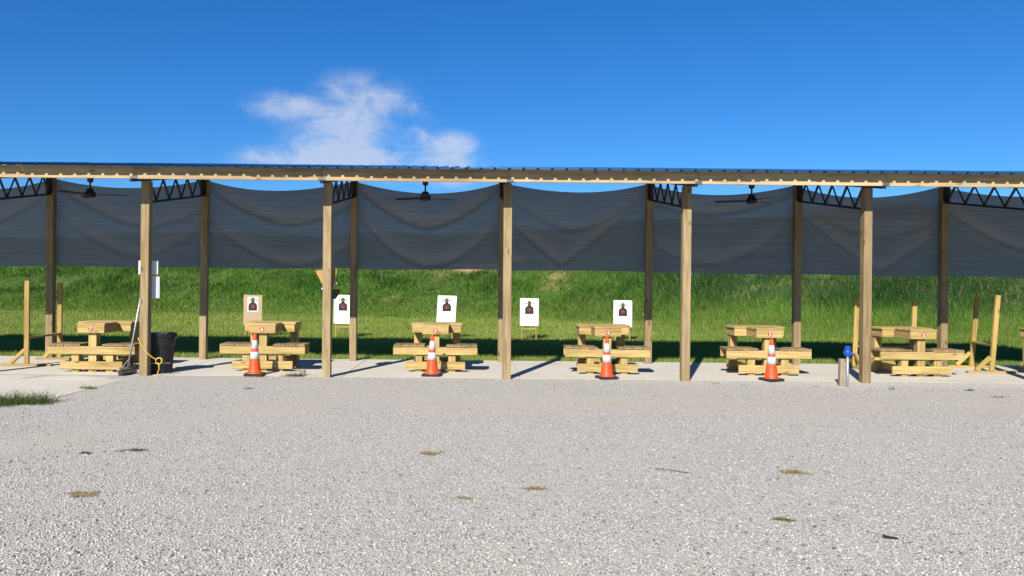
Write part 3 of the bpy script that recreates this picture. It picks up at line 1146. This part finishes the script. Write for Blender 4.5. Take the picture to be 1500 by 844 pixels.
def ring_mb(cx, cz, r0, r1, y0, y1, n=28):
    m = MB()
    vs, fs = [], []
    for k in range(n):
        a = 2 * math.pi * k / n
        for (r, y) in ((r0, y0), (r1, y0), (r1, y1), (r0, y1)):
            vs.append((cx + r * math.cos(a), y, cz + r * math.sin(a)))
    for k in range(n):
        j = (k + 1) % n
        for e in range(4):
            fs.append((k * 4 + e, j * 4 + e, j * 4 + (e + 1) % 4, k * 4 + (e + 1) % 4)[::-1])
    m._add(vs, fs)
    return m


def target(px, pfoot, y_top, y_bot, w, label, brown=False, tilt=0.0, rz=0.0):
    Y = 22.4
    x = at(px, y_top, Y).x
    zt, zb = at(px, y_top, Y).z, at(px, y_bot, Y).z
    zg = float(turf_z(np.array([x]), np.array([Y]))[0])
    t = empty('paper_target', (x, Y, zg), rz)
    tag(t, label, 'target', 'targets standing on the grass')
    zt, zb = zt - zg, zb - zg
    h = w / 2
    sh = math.tan(tilt)
    for s in (-1, 1):
        MB().box((s * (h - 0.06), 0.028, (zb + 0.4) / 2 - 0.05), (0.038, 0.03, zb + 0.5)).build('stake', MAT['rack'], t)
    MB().box((0, 0.028, zb - 0.10), (w - 0.1, 0.022, 0.038)).build('crossbar', MAT['rack'], t)
    poly = [(-h + sh * zb, zb), (h + sh * zb, zb - 0.006), (h + sh * zt, zt - 0.008), (-h + sh * zt, zt)]
    bd = MB().prism(poly, 0.0, 0.012).build('board', MAT['card'] if brown else MAT['white'], t)
    o = sh * (zt - 0.3)
    zs = zt - 0.46
    if brown:
        MB().prism([(-0.155, zs - 0.03), (0.155, zs - 0.03), (0.155, zs + 0.40), (-0.155, zs + 0.40)], -0.0025, 0.0).build('sheet', MAT['paper'], bd)
    y0, y1 = -0.005, -0.0028
    body = [(-0.125, zs), (0.125, zs), (0.125, zs + 0.16), (0.10, zs + 0.205), (0.048, zs + 0.235), (0.04, zs + 0.255), (0.055, zs + 0.285), (0.058, zs + 0.335), (0.04, zs + 0.372),
            (0, zs + 0.385), (-0.04, zs + 0.372), (-0.058, zs + 0.335), (-0.055, zs + 0.285), (-0.04, zs + 0.255), (-0.048, zs + 0.235), (-0.10, zs + 0.205), (-0.125, zs + 0.16)]
    si = MB().prism([(a + o, b) for a, b in body], y0, y1).build('silhouette', MAT['ink'], bd)
    ring_mb(o, zs + 0.125, 0.044, 0.053, y0 - 0.003, y0 - 0.0008).build('ring', MAT['red_ink'], bd)
    MB().prism(circle(o, zs + 0.125, 0.019), y0 - 0.003, y0 - 0.0008).build('bullseye', MAT['red_ink'], bd)
    ring_mb(o, zs + 0.32, 0.026, 0.038, y0 - 0.003, y0 - 0.0008).build('ring', MAT['green_ink'], bd)
    for s in (-1, 1):
        MB().prism(circle(o + s * 0.102, zs + 0.31, 0.024), y0, y1).build('spot', MAT['green_ink'], bd)
        MB().prism(circle(o + s * 0.102, zs + 0.31, 0.012), y0 - 0.003, y0 - 0.0008).build('spot', MAT['ink'], bd)
    return t


target(370.5, 500, 432, 477, 0.54, 'brown cardboard target board with a small paper sheet', True)
target(502.5, 500, 432, 474, 0.53, 'white target board partly hidden by a rear post')
target(652, 500, 433, 475, 0.55, 'tilted white target board directly behind the bench numbered five', tilt=math.radians(3.0))
target(775.5, 500, 437, 477, 0.54, 'white target board just right of the middle front post')
target(912.5, 500, 440, 479, 0.54, 'white target board behind the bench numbered four')


# ---------------------------------------------------------------- timber racks (two uprights on feet)
def rack(p0, p1, h0, h1, foot_dir, brace_side, lean, label, rail_z=0.52):
    p0, p1 = Vector(p0), Vector(p1)
    fd = Vector(foot_dir).normalized()
    r = empty('rifle_rack', (p0 + p1) / 2)
    tag(r, label, 'rack', 'timber racks at the ends of the firing line')
    c = (p0 + p1) / 2
    R = MAT['rack']
    for p, h in ((p0, h0), (p1, h1)):
        q = p - c
        top = q + Vector((lean * h, 0, h))
        MB().beam(q + Vector((0, 0, 0.04)), top, 0.089, 0.045, up=(0, 1, 0)).build('upright', R, r)
        MB().beam(q - fd * 0.47 + Vector((0, 0, 0.02)), q + fd * 0.47 + Vector((0, 0, 0.02)), 0.089, 0.038).build('foot', R, r)
        MB().beam(q + fd * 0.30 * brace_side + Vector((0, 0, 0.05)), q + fd * 0.03 * brace_side + Vector((0, 0, 0.30)), 0.05, 0.07, ch=0.003).build('brace', R, r)
    a, b = p0 - c + Vector((lean * rail_z, 0, rail_z)), p1 - c + Vector((lean * rail_z, 0, rail_z))
    d = (b - a).normalized()
    MB().beam(a + d * 0.024, b - d * 0.024, 0.089, 0.038).build('rail', R, r)
    return r


rack((-8.32, 14.25, 0), (-8.36, 15.45, 0), 1.58, 1.54, (1, 0, 0), -1, 0.0, 'tall timber rack beside the bench numbered seven at the left')
rack((9.82, 14.6, 0), (10.08, 15.6, 0), 1.48, 1.44, (1, 0, 0), -1, 0.075, 'tall leaning timber rack between bench two and the right edge')
rack((7.53, 15.25, 0), (8.68, 15.25, 0), 1.37, 1.36, (0, 1, 0), -1, 0.03, 'tall timber rack standing behind the bench numbered two', 0.44)

# ---------------------------------------------------------------- bin, rope, broom at the second front post
PX2 = XS[3]
bin_c = Vector((PX2 + 0.07, 13.42, 0.0))
tc_ = empty('trash_can', bin_c)
tag(tc_, 'black round plastic trash can behind a front post', 'trash can')
prof = [(0.20, 0.0), (0.212, 0.012), (0.245, 0.46), (0.262, 0.50), (0.272, 0.62), (0.292, 0.64), (0.294, 0.675), (0.278, 0.69), (0.262, 0.685), (0.255, 0.62), (0.235, 0.48), (0.2, 0.03)]
o = MB().lathe(prof, 40).build('body', MAT['black_plastic'], tc_)
smooth_by_angle(o, 35)
for s in (-1, 1):
    MB().beam((s * 0.27, 0, 0.60), (s * 0.335, 0, 0.615), 0.11, 0.03, up=(0, 0, 1)).build('handle', MAT['black_plastic'], tc_)
for k in range(18):
    a = 2 * math.pi * k / 18
    MB().beam((math.cos(a) * 0.213, math.sin(a) * 0.213, 0.03), (math.cos(a) * 0.243, math.sin(a) * 0.243, 0.44), 0.02, 0.008, up=(math.cos(a), math.sin(a), 0), ch=0.002).build('rib', MAT['black_plastic'], tc_)

# rope: tied round the post, hanging in a bow to a coil in front of the bin
fy = POST_F - PW / 2
rp = []
p_a, p_b = at(203, 497, fy - 0.012), at(229, 527, fy + 0.05)
for k in range(13):
    t = k / 12
    p = p_a.lerp(p_b, t)
    p.z -= 0.05 * math.sin(math.pi * t)
    p.y -= 0.02 * math.sin(math.pi * t)
    rp.append(p)
rope = MB().tube([(PX2 - 0.085, POST_F + 0.06, p_a.z + 0.03), (PX2 - 0.085, POST_F - 0.05, p_a.z + 0.02)] + rp, 0.009, 6).build('yellow_rope', MAT['rope'], None, True)
tag(rope, 'yellow rope slung across a front post to a coil by the trash can', 'rope')
cc = at(233, 529, fy + 0.05)
for q in range(2):
    MB().tube([(cc.x + (0.055 - 0.006 * q) * math.cos(a), cc.y - 0.012 * q + 0.01 * math.sin(a * 2), cc.z + (0.055 - 0.004 * q) * math.sin(a)) for a in np.linspace(0, 6.4, 25)], 0.009, 6).build('coil', MAT['rope'], rope, True)
pt = [(cc.x, cc.y - 0.02, cc.z - 0.05), (cc.x + 0.01, cc.y - 0.015, cc.z - 0.12), (cc.x - 0.01, cc.y - 0.01, 0.06), (cc.x - 0.03, cc.y - 0.03, 0.0), (cc.x - 0.09, cc.y - 0.04, -0.005), (cc.x - 0.02, cc.y - 0.06, -0.004)]
MB().tube(pt, 0.009, 6).build('tail', MAT['rope'], rope, True)
MB().tube([at(196, 533, 13.2), at(215, 532.5, 13.11), at(237, 532, 13.1), at(250, 532, 13.18)], 0.005, 6).build('white_cord', MAT['string'], rope, True)

# push broom leaning on the post
bh = ground_at(185, 549, 0.0)
broom = empty('push_broom', (bh.x, bh.y, 0.0))
tag(broom, 'push broom with pale handle leaning on a front post', 'broom')
ptop = Vector((PX2 - 0.075, POST_F - 0.02, at(207, 437, POST_F).z)) - Vector((bh.x, bh.y, 0))
MB().tube([(0.02, 0.01, 0.12), ptop], 0.015, 10).build('handle', MAT['galv'], broom, True)
Rb = Matrix.Rotation(math.radians(72), 3, 'Z') @ Matrix.Rotation(math.radians(-25), 3, 'X')
MB().box((0, 0, 0.105), (0.36, 0.07, 0.045), Rb).build('head', MAT['grey_wood'], broom)
br = MB()
for i in range(14):
    for j in range(4):
        p = Rb @ Vector((-0.165 + 0.0254 * i, -0.022 + 0.015 * j, -0.012)) + Vector((0, 0, 0.105))
        d = Rb @ Vector((random.uniform(-.01, .01), -0.02 + 0.014 * j, -0.088))
        br.tube([p, p + d], [0.006, 0.009], 5)
br.build('bristles', MAT['bristle'], broom)
for s in (-1, 1):
    MB().tube([Rb @ Vector((s * 0.10, 0, 0.018)) + Vector((0, 0, 0.105)), Vector((0.02, 0.01, 0.12)).lerp(ptop, 0.13)], 0.005, 6).build('brace', MAT['galv'], broom)


# paper notices on the back of that post
def notice(px0, px1, py0, py1, curl, label, yoff, marks=False):
    Y = POST_F + PW / 2 + yoff
    a, b = at(px0, py0, Y), at(px1, py1, Y)
    n, m = 14, 4
    v, f = [], []
    for j in range(m):
        for i in range(n):
            u = i / (n - 1)
            v.append((a.x + (b.x - a.x) * u, Y + 0.004 + curl * (abs(2 * u - 1) ** 2), a.z + (b.z - a.z) * j / (m - 1)))
    k = len(v)
    v += [(x, y + 0.0012, z) for (x, y, z) in v]
    for j in range(m - 1):
        for i in range(n - 1):
            q = (j * n + i, (j + 1) * n + i, (j + 1) * n + i + 1, j * n + i + 1)
            f += [q, tuple(t + k for t in q[::-1])]
    me = bpy.data.meshes.new('paper_notice')
    me.from_pydata(v, [], f)
    me.materials.append(MAT['paper'])
    me.polygons.foreach_set('use_smooth', [True] * len(me.polygons))
    o = link('paper_notice', me)
    tag(o, label, 'notice', 'paper notices stapled to a front post')
    return o


notice(201, 229.5, 382, 402, 0.05, 'upper white paper notice fixed behind the post with the broom', 0.0)
lower = notice(210, 231.5, 405, 437, 0.06, 'lower curling white paper notice behind the post with the broom', 0.006)
sa, sb = at(227.5, 416, POST_F + 0.105), at(225.5, 426, POST_F + 0.1)
MB().tube([sa, at(226.2, 421, POST_F + 0.1), sb], 0.004, 5).build('pen_mark', MAT['ink'], lower)

# ---------------------------------------------------------------- holder on the back of the third front post
X3 = XS[4]
hy = POST_F + PW / 2
hold = empty('supply_holder', (X3, hy, 1.6))
tag(hold, 'flared plywood holder with a black bin on the back of a front post', 'holder')


def rel(px, py, Y):
    p = at(px, py, Y)
    return (p.x - X3, p.z - 1.6)


poly = [rel(x, y, hy + 0.03) for x, y in ((462, 397.5), (466, 396), (480, 395), (493, 393.5), (493.5, 399), (490, 416), (486, 426), (479, 428), (473.5, 419), (467, 406))]
MB().prism(poly[::-1], 0.012, 0.03).build('backboard', MAT['ply'], hold)
# half-round bin
bn = MB()
prof = [(0.03, -0.17), (0.10, -0.15), (0.145, -0.08), (0.168, 0.0), (0.176, 0.012), (0.166, 0.012), (0.14, -0.075), (0.09, -0.14)]
bc = rel(483, 425, hy + 0.16)
bn.lathe([(r, z) for r, z in prof], 28, c=(bc[0], 0.20, bc[1]), cap1=True)
o = bn.build('bin', MAT['black_plastic'], hold)
smooth_by_angle(o, 40)
MB().beam((0, 0.0, bc[1] - 0.16), (0, 0.0, bc[1] + 0.12), 0.06, 0.02, up=(0, 1, 0)).build('bracket', MAT['ply'], hold)
MB().beam((0, 0.0, bc[1] - 0.09), (bc[0], 0.12, bc[1] - 0.09), 0.05, 0.02).build('bracket', MAT['steel'], hold)
w = rel(473, 424.5, hy + 0.2)
MB().box((w[0] + 0.03, 0.14, w[1] - 0.01), (0.10, 0.012, 0.06), Matrix.Rotation(0.3, 3, 'Y'), 0.001).build('paper', MAT['paper'], hold)
w = rel(490.5, 415, hy + 0.05)
MB().box((w[0], 0.05, w[1]), (0.07, 0.010, 0.06), Matrix.Rotation(-0.5, 3, 'Y'), 0.001).build('paper', MAT['paper'], hold)

# ---------------------------------------------------------------- hydrant by the fifth front post
h0 = at(1233.5, 560, 12.75)
hx, hyy = h0.x, 12.75
st = MB().box((0, 0, 0.145), (0.095, 0.095, 0.58), ch=0.005).build('stub_post', MAT['grey_wood'])
st.location = (hx, hyy, -0.02)
tag(st, 'short weathered wooden stub post carrying the blue hydrant pipe', 'post')
hyd = empty('yard_hydrant', (hx + 0.055, hyy - 0.07, 0))
tag(hyd, 'yard hydrant with blue head on a steel pipe', 'hydrant')
MB().tube([(0, 0, -0.15), (0, 0, 0.50)], 0.021, 12).build('pipe', MAT['galv'], hyd, True)
o = MB().lathe([(0.024, 0.455), (0.046, 0.47), (0.054, 0.50), (0.054, 0.545), (0.046, 0.56), (0.052, 0.575), (0.050, 0.615), (0.03, 0.635)], 16).build('head', MAT['blue'], hyd)
smooth_by_angle(o, 40)
MB().tube([(0.02, -0.02, 0.525), (0.052, -0.04, 0.515), (0.062, -0.05, 0.47)], [0.024, 0.022, 0.018], 12).build('spout', MAT['blue'], hyd, True)
MB().beam((-0.02, 0.01, 0.635), (-0.058, 0.02, 0.50), 0.034, 0.016, up=(1, 0, 0)).build('lever', MAT['blue'], hyd)
MB().tube([(0.062, -0.05, 0.475), (0.063, -0.051, 0.452)], 0.014, 10).build('hose_thread', MAT['galv'], hyd, True)
for z in (0.12, 0.34):
    MB().beam((-0.058, 0.0215, z), (0.03, 0.0215, z), 0.003, 0.02).build('strap', MAT['galv'], hyd)


# ---------------------------------------------------------------- grass
def blades(P, h, w, lean, col, seg=1):
    """P base points (n,3); one bent, tapering blade for each"""
    n = len(P)
    yaw = RNG.uniform(0, 2 * math.pi, n)
    d = np.stack([np.cos(yaw), np.sin(yaw), np.zeros(n)], 1) * (w / 2)[:, None]
    la = RNG.uniform(0, 2 * math.pi, n)
    lv = np.stack([np.cos(la), np.sin(la), np.zeros(n)], 1) * (lean * h)[:, None]
    tip = P + lv + np.stack([np.zeros(n), np.zeros(n), h], 1)
    if seg == 1:
        v = np.stack([P - d, P + d, tip], 1).reshape(-1, 3)
        f = np.arange(3 * n).reshape(n, 3)
        return v, f, np.repeat(col, 3, 0)
    mid = P + lv * 0.3 + np.stack([np.zeros(n), np.zeros(n), h * 0.6], 1)
    v = np.stack([P - d, P + d, mid + d * 0.7, mid - d * 0.7, tip], 1).reshape(-1, 3)
    b = (np.arange(n) * 5)[:, None]
    f = np.concatenate([b + [0, 1, 2], b + [0, 2, 3], b + [3, 2, 4]], 0)
    return v, f, np.repeat(col, 5, 0)


def lerp3(a, b, t):
    return np.asarray(a)[None] * (1 - t)[:, None] + np.asarray(b)[None] * t[:, None]


def scatter_turf(n, y0, y1, power, seed):
    """points in the widening view of the place, thinner with distance"""
    t = RNG.uniform(0, 1, n)
    y = (y0 ** (1 - power) + t * (y1 ** (1 - power) - y0 ** (1 - power))) ** (1 / (1 - power))
    x = RNG.uniform(-0.72, 0.82, n) * y + RNG.uniform(-1.5, 1.5, n)
    return x, y


def make_lawn():
    x, y = scatter_turf(430000, SLAB_B + 0.02, 44, 1.5, 0)
    f = foot_y(x)
    k = (y < f + 1.2) & (y > SLAB_B + 0.01)
    x, y, f = x[k], y[k], f[k]
    z = turf_z(x, y)
    n = len(x)
    pat = vnoise(x, y, 0.9, 3) * 0.5 + vnoise(x, y, 2.7, 8) * 0.5
    h = RNG.uniform(0.04, 0.10, n) * (1 + 0.6 * np.clip(pat, 0, 1)) * (1 + 0.012 * (y - 16))
    tall = np.exp(-((y - SLAB_B) / 0.35) ** 2) * np.clip(vnoise(x, y * 0, 1.9, 2) + 0.25, 0, 1)
    h *= 1 + 1.6 * tall
    h *= 1 + 2.2 * sstep(3.5, 0, f - y) * sstep(4, 10, x)
    w = RNG.uniform(0.007, 0.014, n) * (y / 16)
    t = np.clip(0.5 + 0.35 * pat + RNG.normal(0, 0.22, n), 0, 1)
    c = lerp3((0.105, 0.20, 0.022), (0.35, 0.415, 0.078), t)
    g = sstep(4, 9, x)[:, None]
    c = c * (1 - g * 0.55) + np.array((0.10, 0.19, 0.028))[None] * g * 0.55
    dry = RNG.uniform(0, 1, n) < 0.10 + 0.10 * np.clip(pat, 0, 1) * (1 - g[:, 0])
    c[dry] = lerp3((0.30, 0.26, 0.10), (0.38, 0.33, 0.15), RNG.uniform(0, 1, dry.sum()))
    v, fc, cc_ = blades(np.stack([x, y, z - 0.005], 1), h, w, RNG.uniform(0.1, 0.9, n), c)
    return np_mesh('lawn_grass', v, fc, MAT['grass'], cc_)


def make_berm_grass():
    n = 500000
    x = np.where(RNG.uniform(0, 1, n) < 0.2, RNG.uniform(0.14, 0.6, n), RNG.uniform(-0.74, 0.86, n))
    t = RNG.uniform(-0.12, 1.3, n)
    y0 = 36.0
    X = x * 44
    f = foot_y(X)
    y = f + t * 11.5
    X = np.where(X > 16, X * 0.9, X)
    f = foot_y(X)
    y = f + t * 11.5
    z = turf_z(X, y)
    soil = soil_at(X, y)
    pat = vnoise(X, y, 0.55, 3) * 0.55 + vnoise(X, y, 1.5, 8) * 0.45
    rr = RNG.uniform(0, 1, n)
    keep = (rr > soil * 1.05) & (rr < 0.62 + 0.6 * (pat * 0.5 + 0.5))
    X, y, z, pat, t = X[keep], y[keep], z[keep], pat[keep], t[keep]
    n = len(X)
    right = sstep(5, 11, X)
    h = RNG.uniform(0.10, 0.32, n) * (1 + 0.9 * np.clip(pat, -0.7, 1)) * (1 + 0.3 * right) * (0.6 + 0.4 * sstep(-0.1, 0.1, t))
    w = RNG.uniform(0.02, 0.05, n) * np.clip(y / 40, 0.35, 1.1) ** 1.2
    tt = np.clip(0.45 + 0.30 * vnoise(X, y, 0.45, 12) + 0.38 * vnoise(X, y, 1.3, 21) + RNG.normal(0, 0.2, n), 0, 1)
    c = lerp3((0.018, 0.085, 0.008), (0.135, 0.295, 0.030), tt)
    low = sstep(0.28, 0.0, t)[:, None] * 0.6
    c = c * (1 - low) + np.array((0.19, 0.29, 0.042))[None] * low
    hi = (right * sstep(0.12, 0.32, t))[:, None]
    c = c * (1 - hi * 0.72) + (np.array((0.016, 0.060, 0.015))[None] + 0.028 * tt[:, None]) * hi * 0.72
    dry = RNG.uniform(0, 1, n) < 0.045
    c[dry] = lerp3((0.30, 0.28, 0.11), (0.36, 0.30, 0.14), RNG.uniform(0, 1, dry.sum()))
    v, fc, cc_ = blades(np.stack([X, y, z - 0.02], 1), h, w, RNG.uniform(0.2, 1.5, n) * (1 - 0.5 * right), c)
    return np_mesh('berm_grass', v, fc, MAT['grass'], cc_)


tag(link('lawn_grass', make_lawn()), 'short sunlit mown grass between the slab and the berm', 'grass', kind='stuff')
tag(link('berm_grass', make_berm_grass()), 'long green grass covering the earth berm', 'grass', kind='stuff')


def tuft(name, px, py, rx, ry, n, hmin, hmax, label, cat, c0, c1, lean=(0.15, 1.7), w=(0.004, 0.008), group=None, flat=1.0):
    g = ground_at(px, py, -0.02)
    r = np.sqrt(RNG.uniform(0, 1, n))
    a = RNG.uniform(0, 2 * math.pi, n)
    cl = RNG.integers(0, 7, n)
    ox = RNG.uniform(-0.7, 0.7, 7)[cl] * rx
    oy = RNG.uniform(-0.6, 0.6, 7)[cl] * ry
    x, y = g.x + ox + r * np.cos(a) * rx * 0.45, g.y + oy + r * np.sin(a) * ry * 0.5
    z = gravel_z(x, y) - 0.004
    h = (hmin + (hmax - hmin) * RNG.uniform(0, 1, n) ** 1.7) * (1 - 0.4 * r)
    c = lerp3(c0, c1, RNG.uniform(0, 1, n))
    v, f, cc_ = blades(np.stack([x, y, z], 1), h, RNG.uniform(w[0], w[1], n), RNG.uniform(lean[0], lean[1], n), c, 2)
    o0 = np.array([g.x, g.y, 0.0])
    o = link(name, np_mesh(name, v - o0, f, MAT['grass'], cc_))
    o.location = (g.x, g.y, 0)
    tag(o, label, cat, group)
    return o


G0, G1 = (0.045, 0.075, 0.016), (0.14, 0.17, 0.045)
tuft('grass_tuft', 34, 592, 0.42, 0.22, 900, 0.06, 0.26, 'large green grass tuft at the near edge of the walkway', 'grass tuft', G0, G1, group='grass tufts at the slab edges')
tuft('grass_tuft', 2, 596, 0.30, 0.2, 420, 0.05, 0.24, 'green grass tuft cut by the left picture edge', 'grass tuft', G0, G1, group='grass tufts at the slab edges')
tuft('grass_tuft', 126, 571, 0.17, 0.1, 170, 0.03, 0.09, 'small grass tuft on the edge between walkway and gravel', 'grass tuft', G0, (0.22, 0.24, 0.08), group='grass tufts at the slab edges')
tuft('grass_tuft', 428, 553, 0.24, 0.08, 260, 0.04, 0.13, 'green weed growing at the slab edge below the bench numbered six', 'grass tuft', G0, G1, group='grass tufts at the slab edges')
tuft('grass_tuft', 443, 552, 0.07, 0.05, 26, 0.16, 0.30, 'tall thin weed stalks at the slab edge below bench six', 'grass tuft', G0, G1, (0.1, 0.5), group='grass tufts at the slab edges')
tuft('grass_tuft', 385, 554, 0.14, 0.05, 90, 0.02, 0.05, 'low grass tuft at the foot of the leftmost cone', 'grass tuft', G0, G1, group='grass tufts at the slab edges')
tuft('grass_tuft', 1420, 571, 0.09, 0.05, 110, 0.02, 0.06, 'sparse grass tuft at the slab edge below the leaning rack', 'grass tuft', G0, G1, group='grass tufts at the slab edges')
tuft('grass_tuft', 1460, 580, 0.18, 0.06, 110, 0.015, 0.045, 'flat green grass tuft in the gravel near the right edge', 'grass tuft', G0, G1, group='grass tufts at the slab edges')
tuft('grass_tuft', 1307, 569, 0.05, 0.04, 16, 0.05, 0.16, 'single thin weed stalk in front of the bench numbered two', 'grass tuft', G0, G1, (0.1, 0.5), group='grass tufts at the slab edges')
for k, (px, py, lab) in enumerate(((1048, 562, 'tiny weed at the slab edge right of the fourth front post'), (1195, 565, 'tiny weed at the slab edge left of the hydrant'), (1090, 564, 'tiny weed at the slab edge left of the rightmost cone'))):
    tuft('grass_tuft', px, py, 0.07, 0.04, 30, 0.015, 0.05, lab, 'grass tuft', G0, G1, group='grass tufts at the slab edges')

S0, S1 = (0.28, 0.20, 0.085), (0.45, 0.35, 0.18)
D0, D1 = (0.09, 0.075, 0.045), (0.20, 0.17, 0.10)
straws = [(123, 727, 0.095, 0.055, 200, S0, S1, 'tan straw clump on the gravel at lower left'),
          (629, 667, 0.11, 0.06, 190, S0, S1, 'tan straw clump on the gravel below the middle cone'),
          (784, 718, 0.075, 0.04, 110, S0, S1, 'small tan straw clump right of the picture centre'),
          (1163, 695, 0.10, 0.06, 200, S0, S1, 'tan straw clump on the gravel below the rightmost cone'),
          (191, 663, 0.12, 0.035, 110, D0, D1, 'dark flat strip of dead grass on the left gravel'),
          (123, 667, 0.05, 0.035, 60, D0, D1, 'small dark clump of dead grass on the left gravel'),
          (1152, 767, 0.06, 0.03, 70, (0.14, 0.13, 0.05), S0, 'small olive straw clump on the gravel at lower right'),
          (365, 571, 0.07, 0.07, 50, D0, D1, 'small dark clump in the dust below the leftmost cone'),
          (680, 733, 0.05, 0.03, 45, (0.2, 0.17, 0.08), S1, 'faint straw wisp left of the small tan clump')]
for (px, py, rx, ry, n, c0, c1, lab) in straws:
    tuft('straw_clump', px, py, rx * 1.25, ry * 1.5, int(n * 2.4), 0.012, 0.032, lab, 'straw', c0, c1, (0.8, 3.0), (0.006, 0.011), 'straw clumps on the gravel')

g = ground_at(1305, 794, -0.02)
stick = MB().tube([(-0.042, 0.018, 0.022), (-0.03, 0.010, 0.012), (0.0, 0.0, 0.010), (0.042, -0.010, 0.008)], [0.007, 0.009, 0.008, 0.005], 7).build('stick', MAT['stick'], None, True)
stick.location = (g.x, g.y, float(gravel_z(g.x, g.y)))
tag(stick, 'short black charred stick lying on the gravel at lower right', 'stick')
g = ground_at(985, 694, -0.02)
twig = MB().tube([(-0.13, 0.07, 0.012), (-0.04, 0.02, 0.016), (0.05, -0.03, 0.012), (0.14, -0.06, 0.008)], 0.0028, 5).build('twig', MAT['stick'], None, True)
twig.location = (g.x, g.y, float(gravel_z(g.x, g.y)))
tag(twig, 'thin dark twig lying on the gravel right of centre', 'twig')


# ---------------------------------------------------------------- loose stones on the gravel
def make_stones():
    n = 165000
    t = RNG.uniform(0, 1, n)
    y0, y1, pw = 3.6, 13.11, 1.35
    y = (y0 ** (1 - pw) + t * (y1 ** (1 - pw) - y0 ** (1 - pw))) ** (1 / (1 - pw))
    x = RNG.uniform(-0.70, 0.80, n) * y + RNG.uniform(-0.5, 0.5, n)
    dust = vnoise(x * 0.35, y, 1.2, 4) * 0.5 + 0.5
    yc = 10.45 - 1.15 * np.maximum(-2.0 - x, 0)
    track = np.exp(-((y + 0.3 * vnoise(x, y, 0.8, 2) - yc) / 0.6) ** 2)
    keep = ~((x < -5.66) & (y > 10.2)) & (RNG.uniform(0, 1, n) > 0.3 * dust + 0.55 * track)
    x, y = x[keep], y[keep]
    n = len(x)
    z = np.where(y > SLAB_F, 0.001, gravel_z(x, y))
    thin = (y < SLAB_F) | (RNG.uniform(0, 1, n) < 0.35)
    x, y, z = x[thin], y[thin], z[thin]
    n = len(x)
    base = np.array([(1, 0, 0), (0, 1, 0), (-1, 0, 0), (0, -1, 0), (0, 0, 1), (0, 0, -1)], dtype=float)
    fc = np.array([(0, 1, 4), (1, 2, 4), (2, 3, 4), (3, 0, 4), (1, 0, 5), (2, 1, 5), (3, 2, 5), (0, 3, 5)])
    s = RNG.gamma(5.0, 0.00125, n).clip(0.003, 0.0145)
    sc = np.stack([s * RNG.uniform(0.7, 1.3, n), s * RNG.uniform(0.6, 1.1, n), s * RNG.uniform(0.35, 0.75, n)], 1)
    v = base[None] * sc[:, None, :] * RNG.uniform(0.65, 1.25, (n, 6, 1)) + RNG.normal(0, 0.18, (n, 6, 3)) * s[:, None, None]
    yaw = RNG.uniform(0, 2 * math.pi, n)
    c, s_ = np.cos(yaw), np.sin(yaw)
    vx = v[:, :, 0] * c[:, None] - v[:, :, 1] * s_[:, None]
    vy = v[:, :, 0] * s_[:, None] + v[:, :, 1] * c[:, None]
    v = np.stack([vx + x[:, None], vy + y[:, None], v[:, :, 2] + (z + s * 0.22)[:, None]], 2).reshape(-1, 3)
    f = (fc[None] + (np.arange(n) * 6)[:, None, None]).reshape(-1, 3)
    g_ = np.clip(RNG.normal(0.42, 0.05, n), 0.1, 0.51)
    dk = RNG.uniform(0, 1, n) < 0.16
    g_[dk] = RNG.uniform(0.10, 0.24, dk.sum())
    tint = RNG.normal(0, 0.02, n)
    col = np.stack([g_ * (1.03 + tint), g_ * 0.97, g_ * (0.875 - tint)], 1)
    return np_mesh('gravel_stones', v, f, MAT['stones'], np.repeat(col, 6, 0))


tag(link('gravel_stones', make_stones()), 'loose pale grey crushed stones covering the yard', 'gravel', kind='stuff')
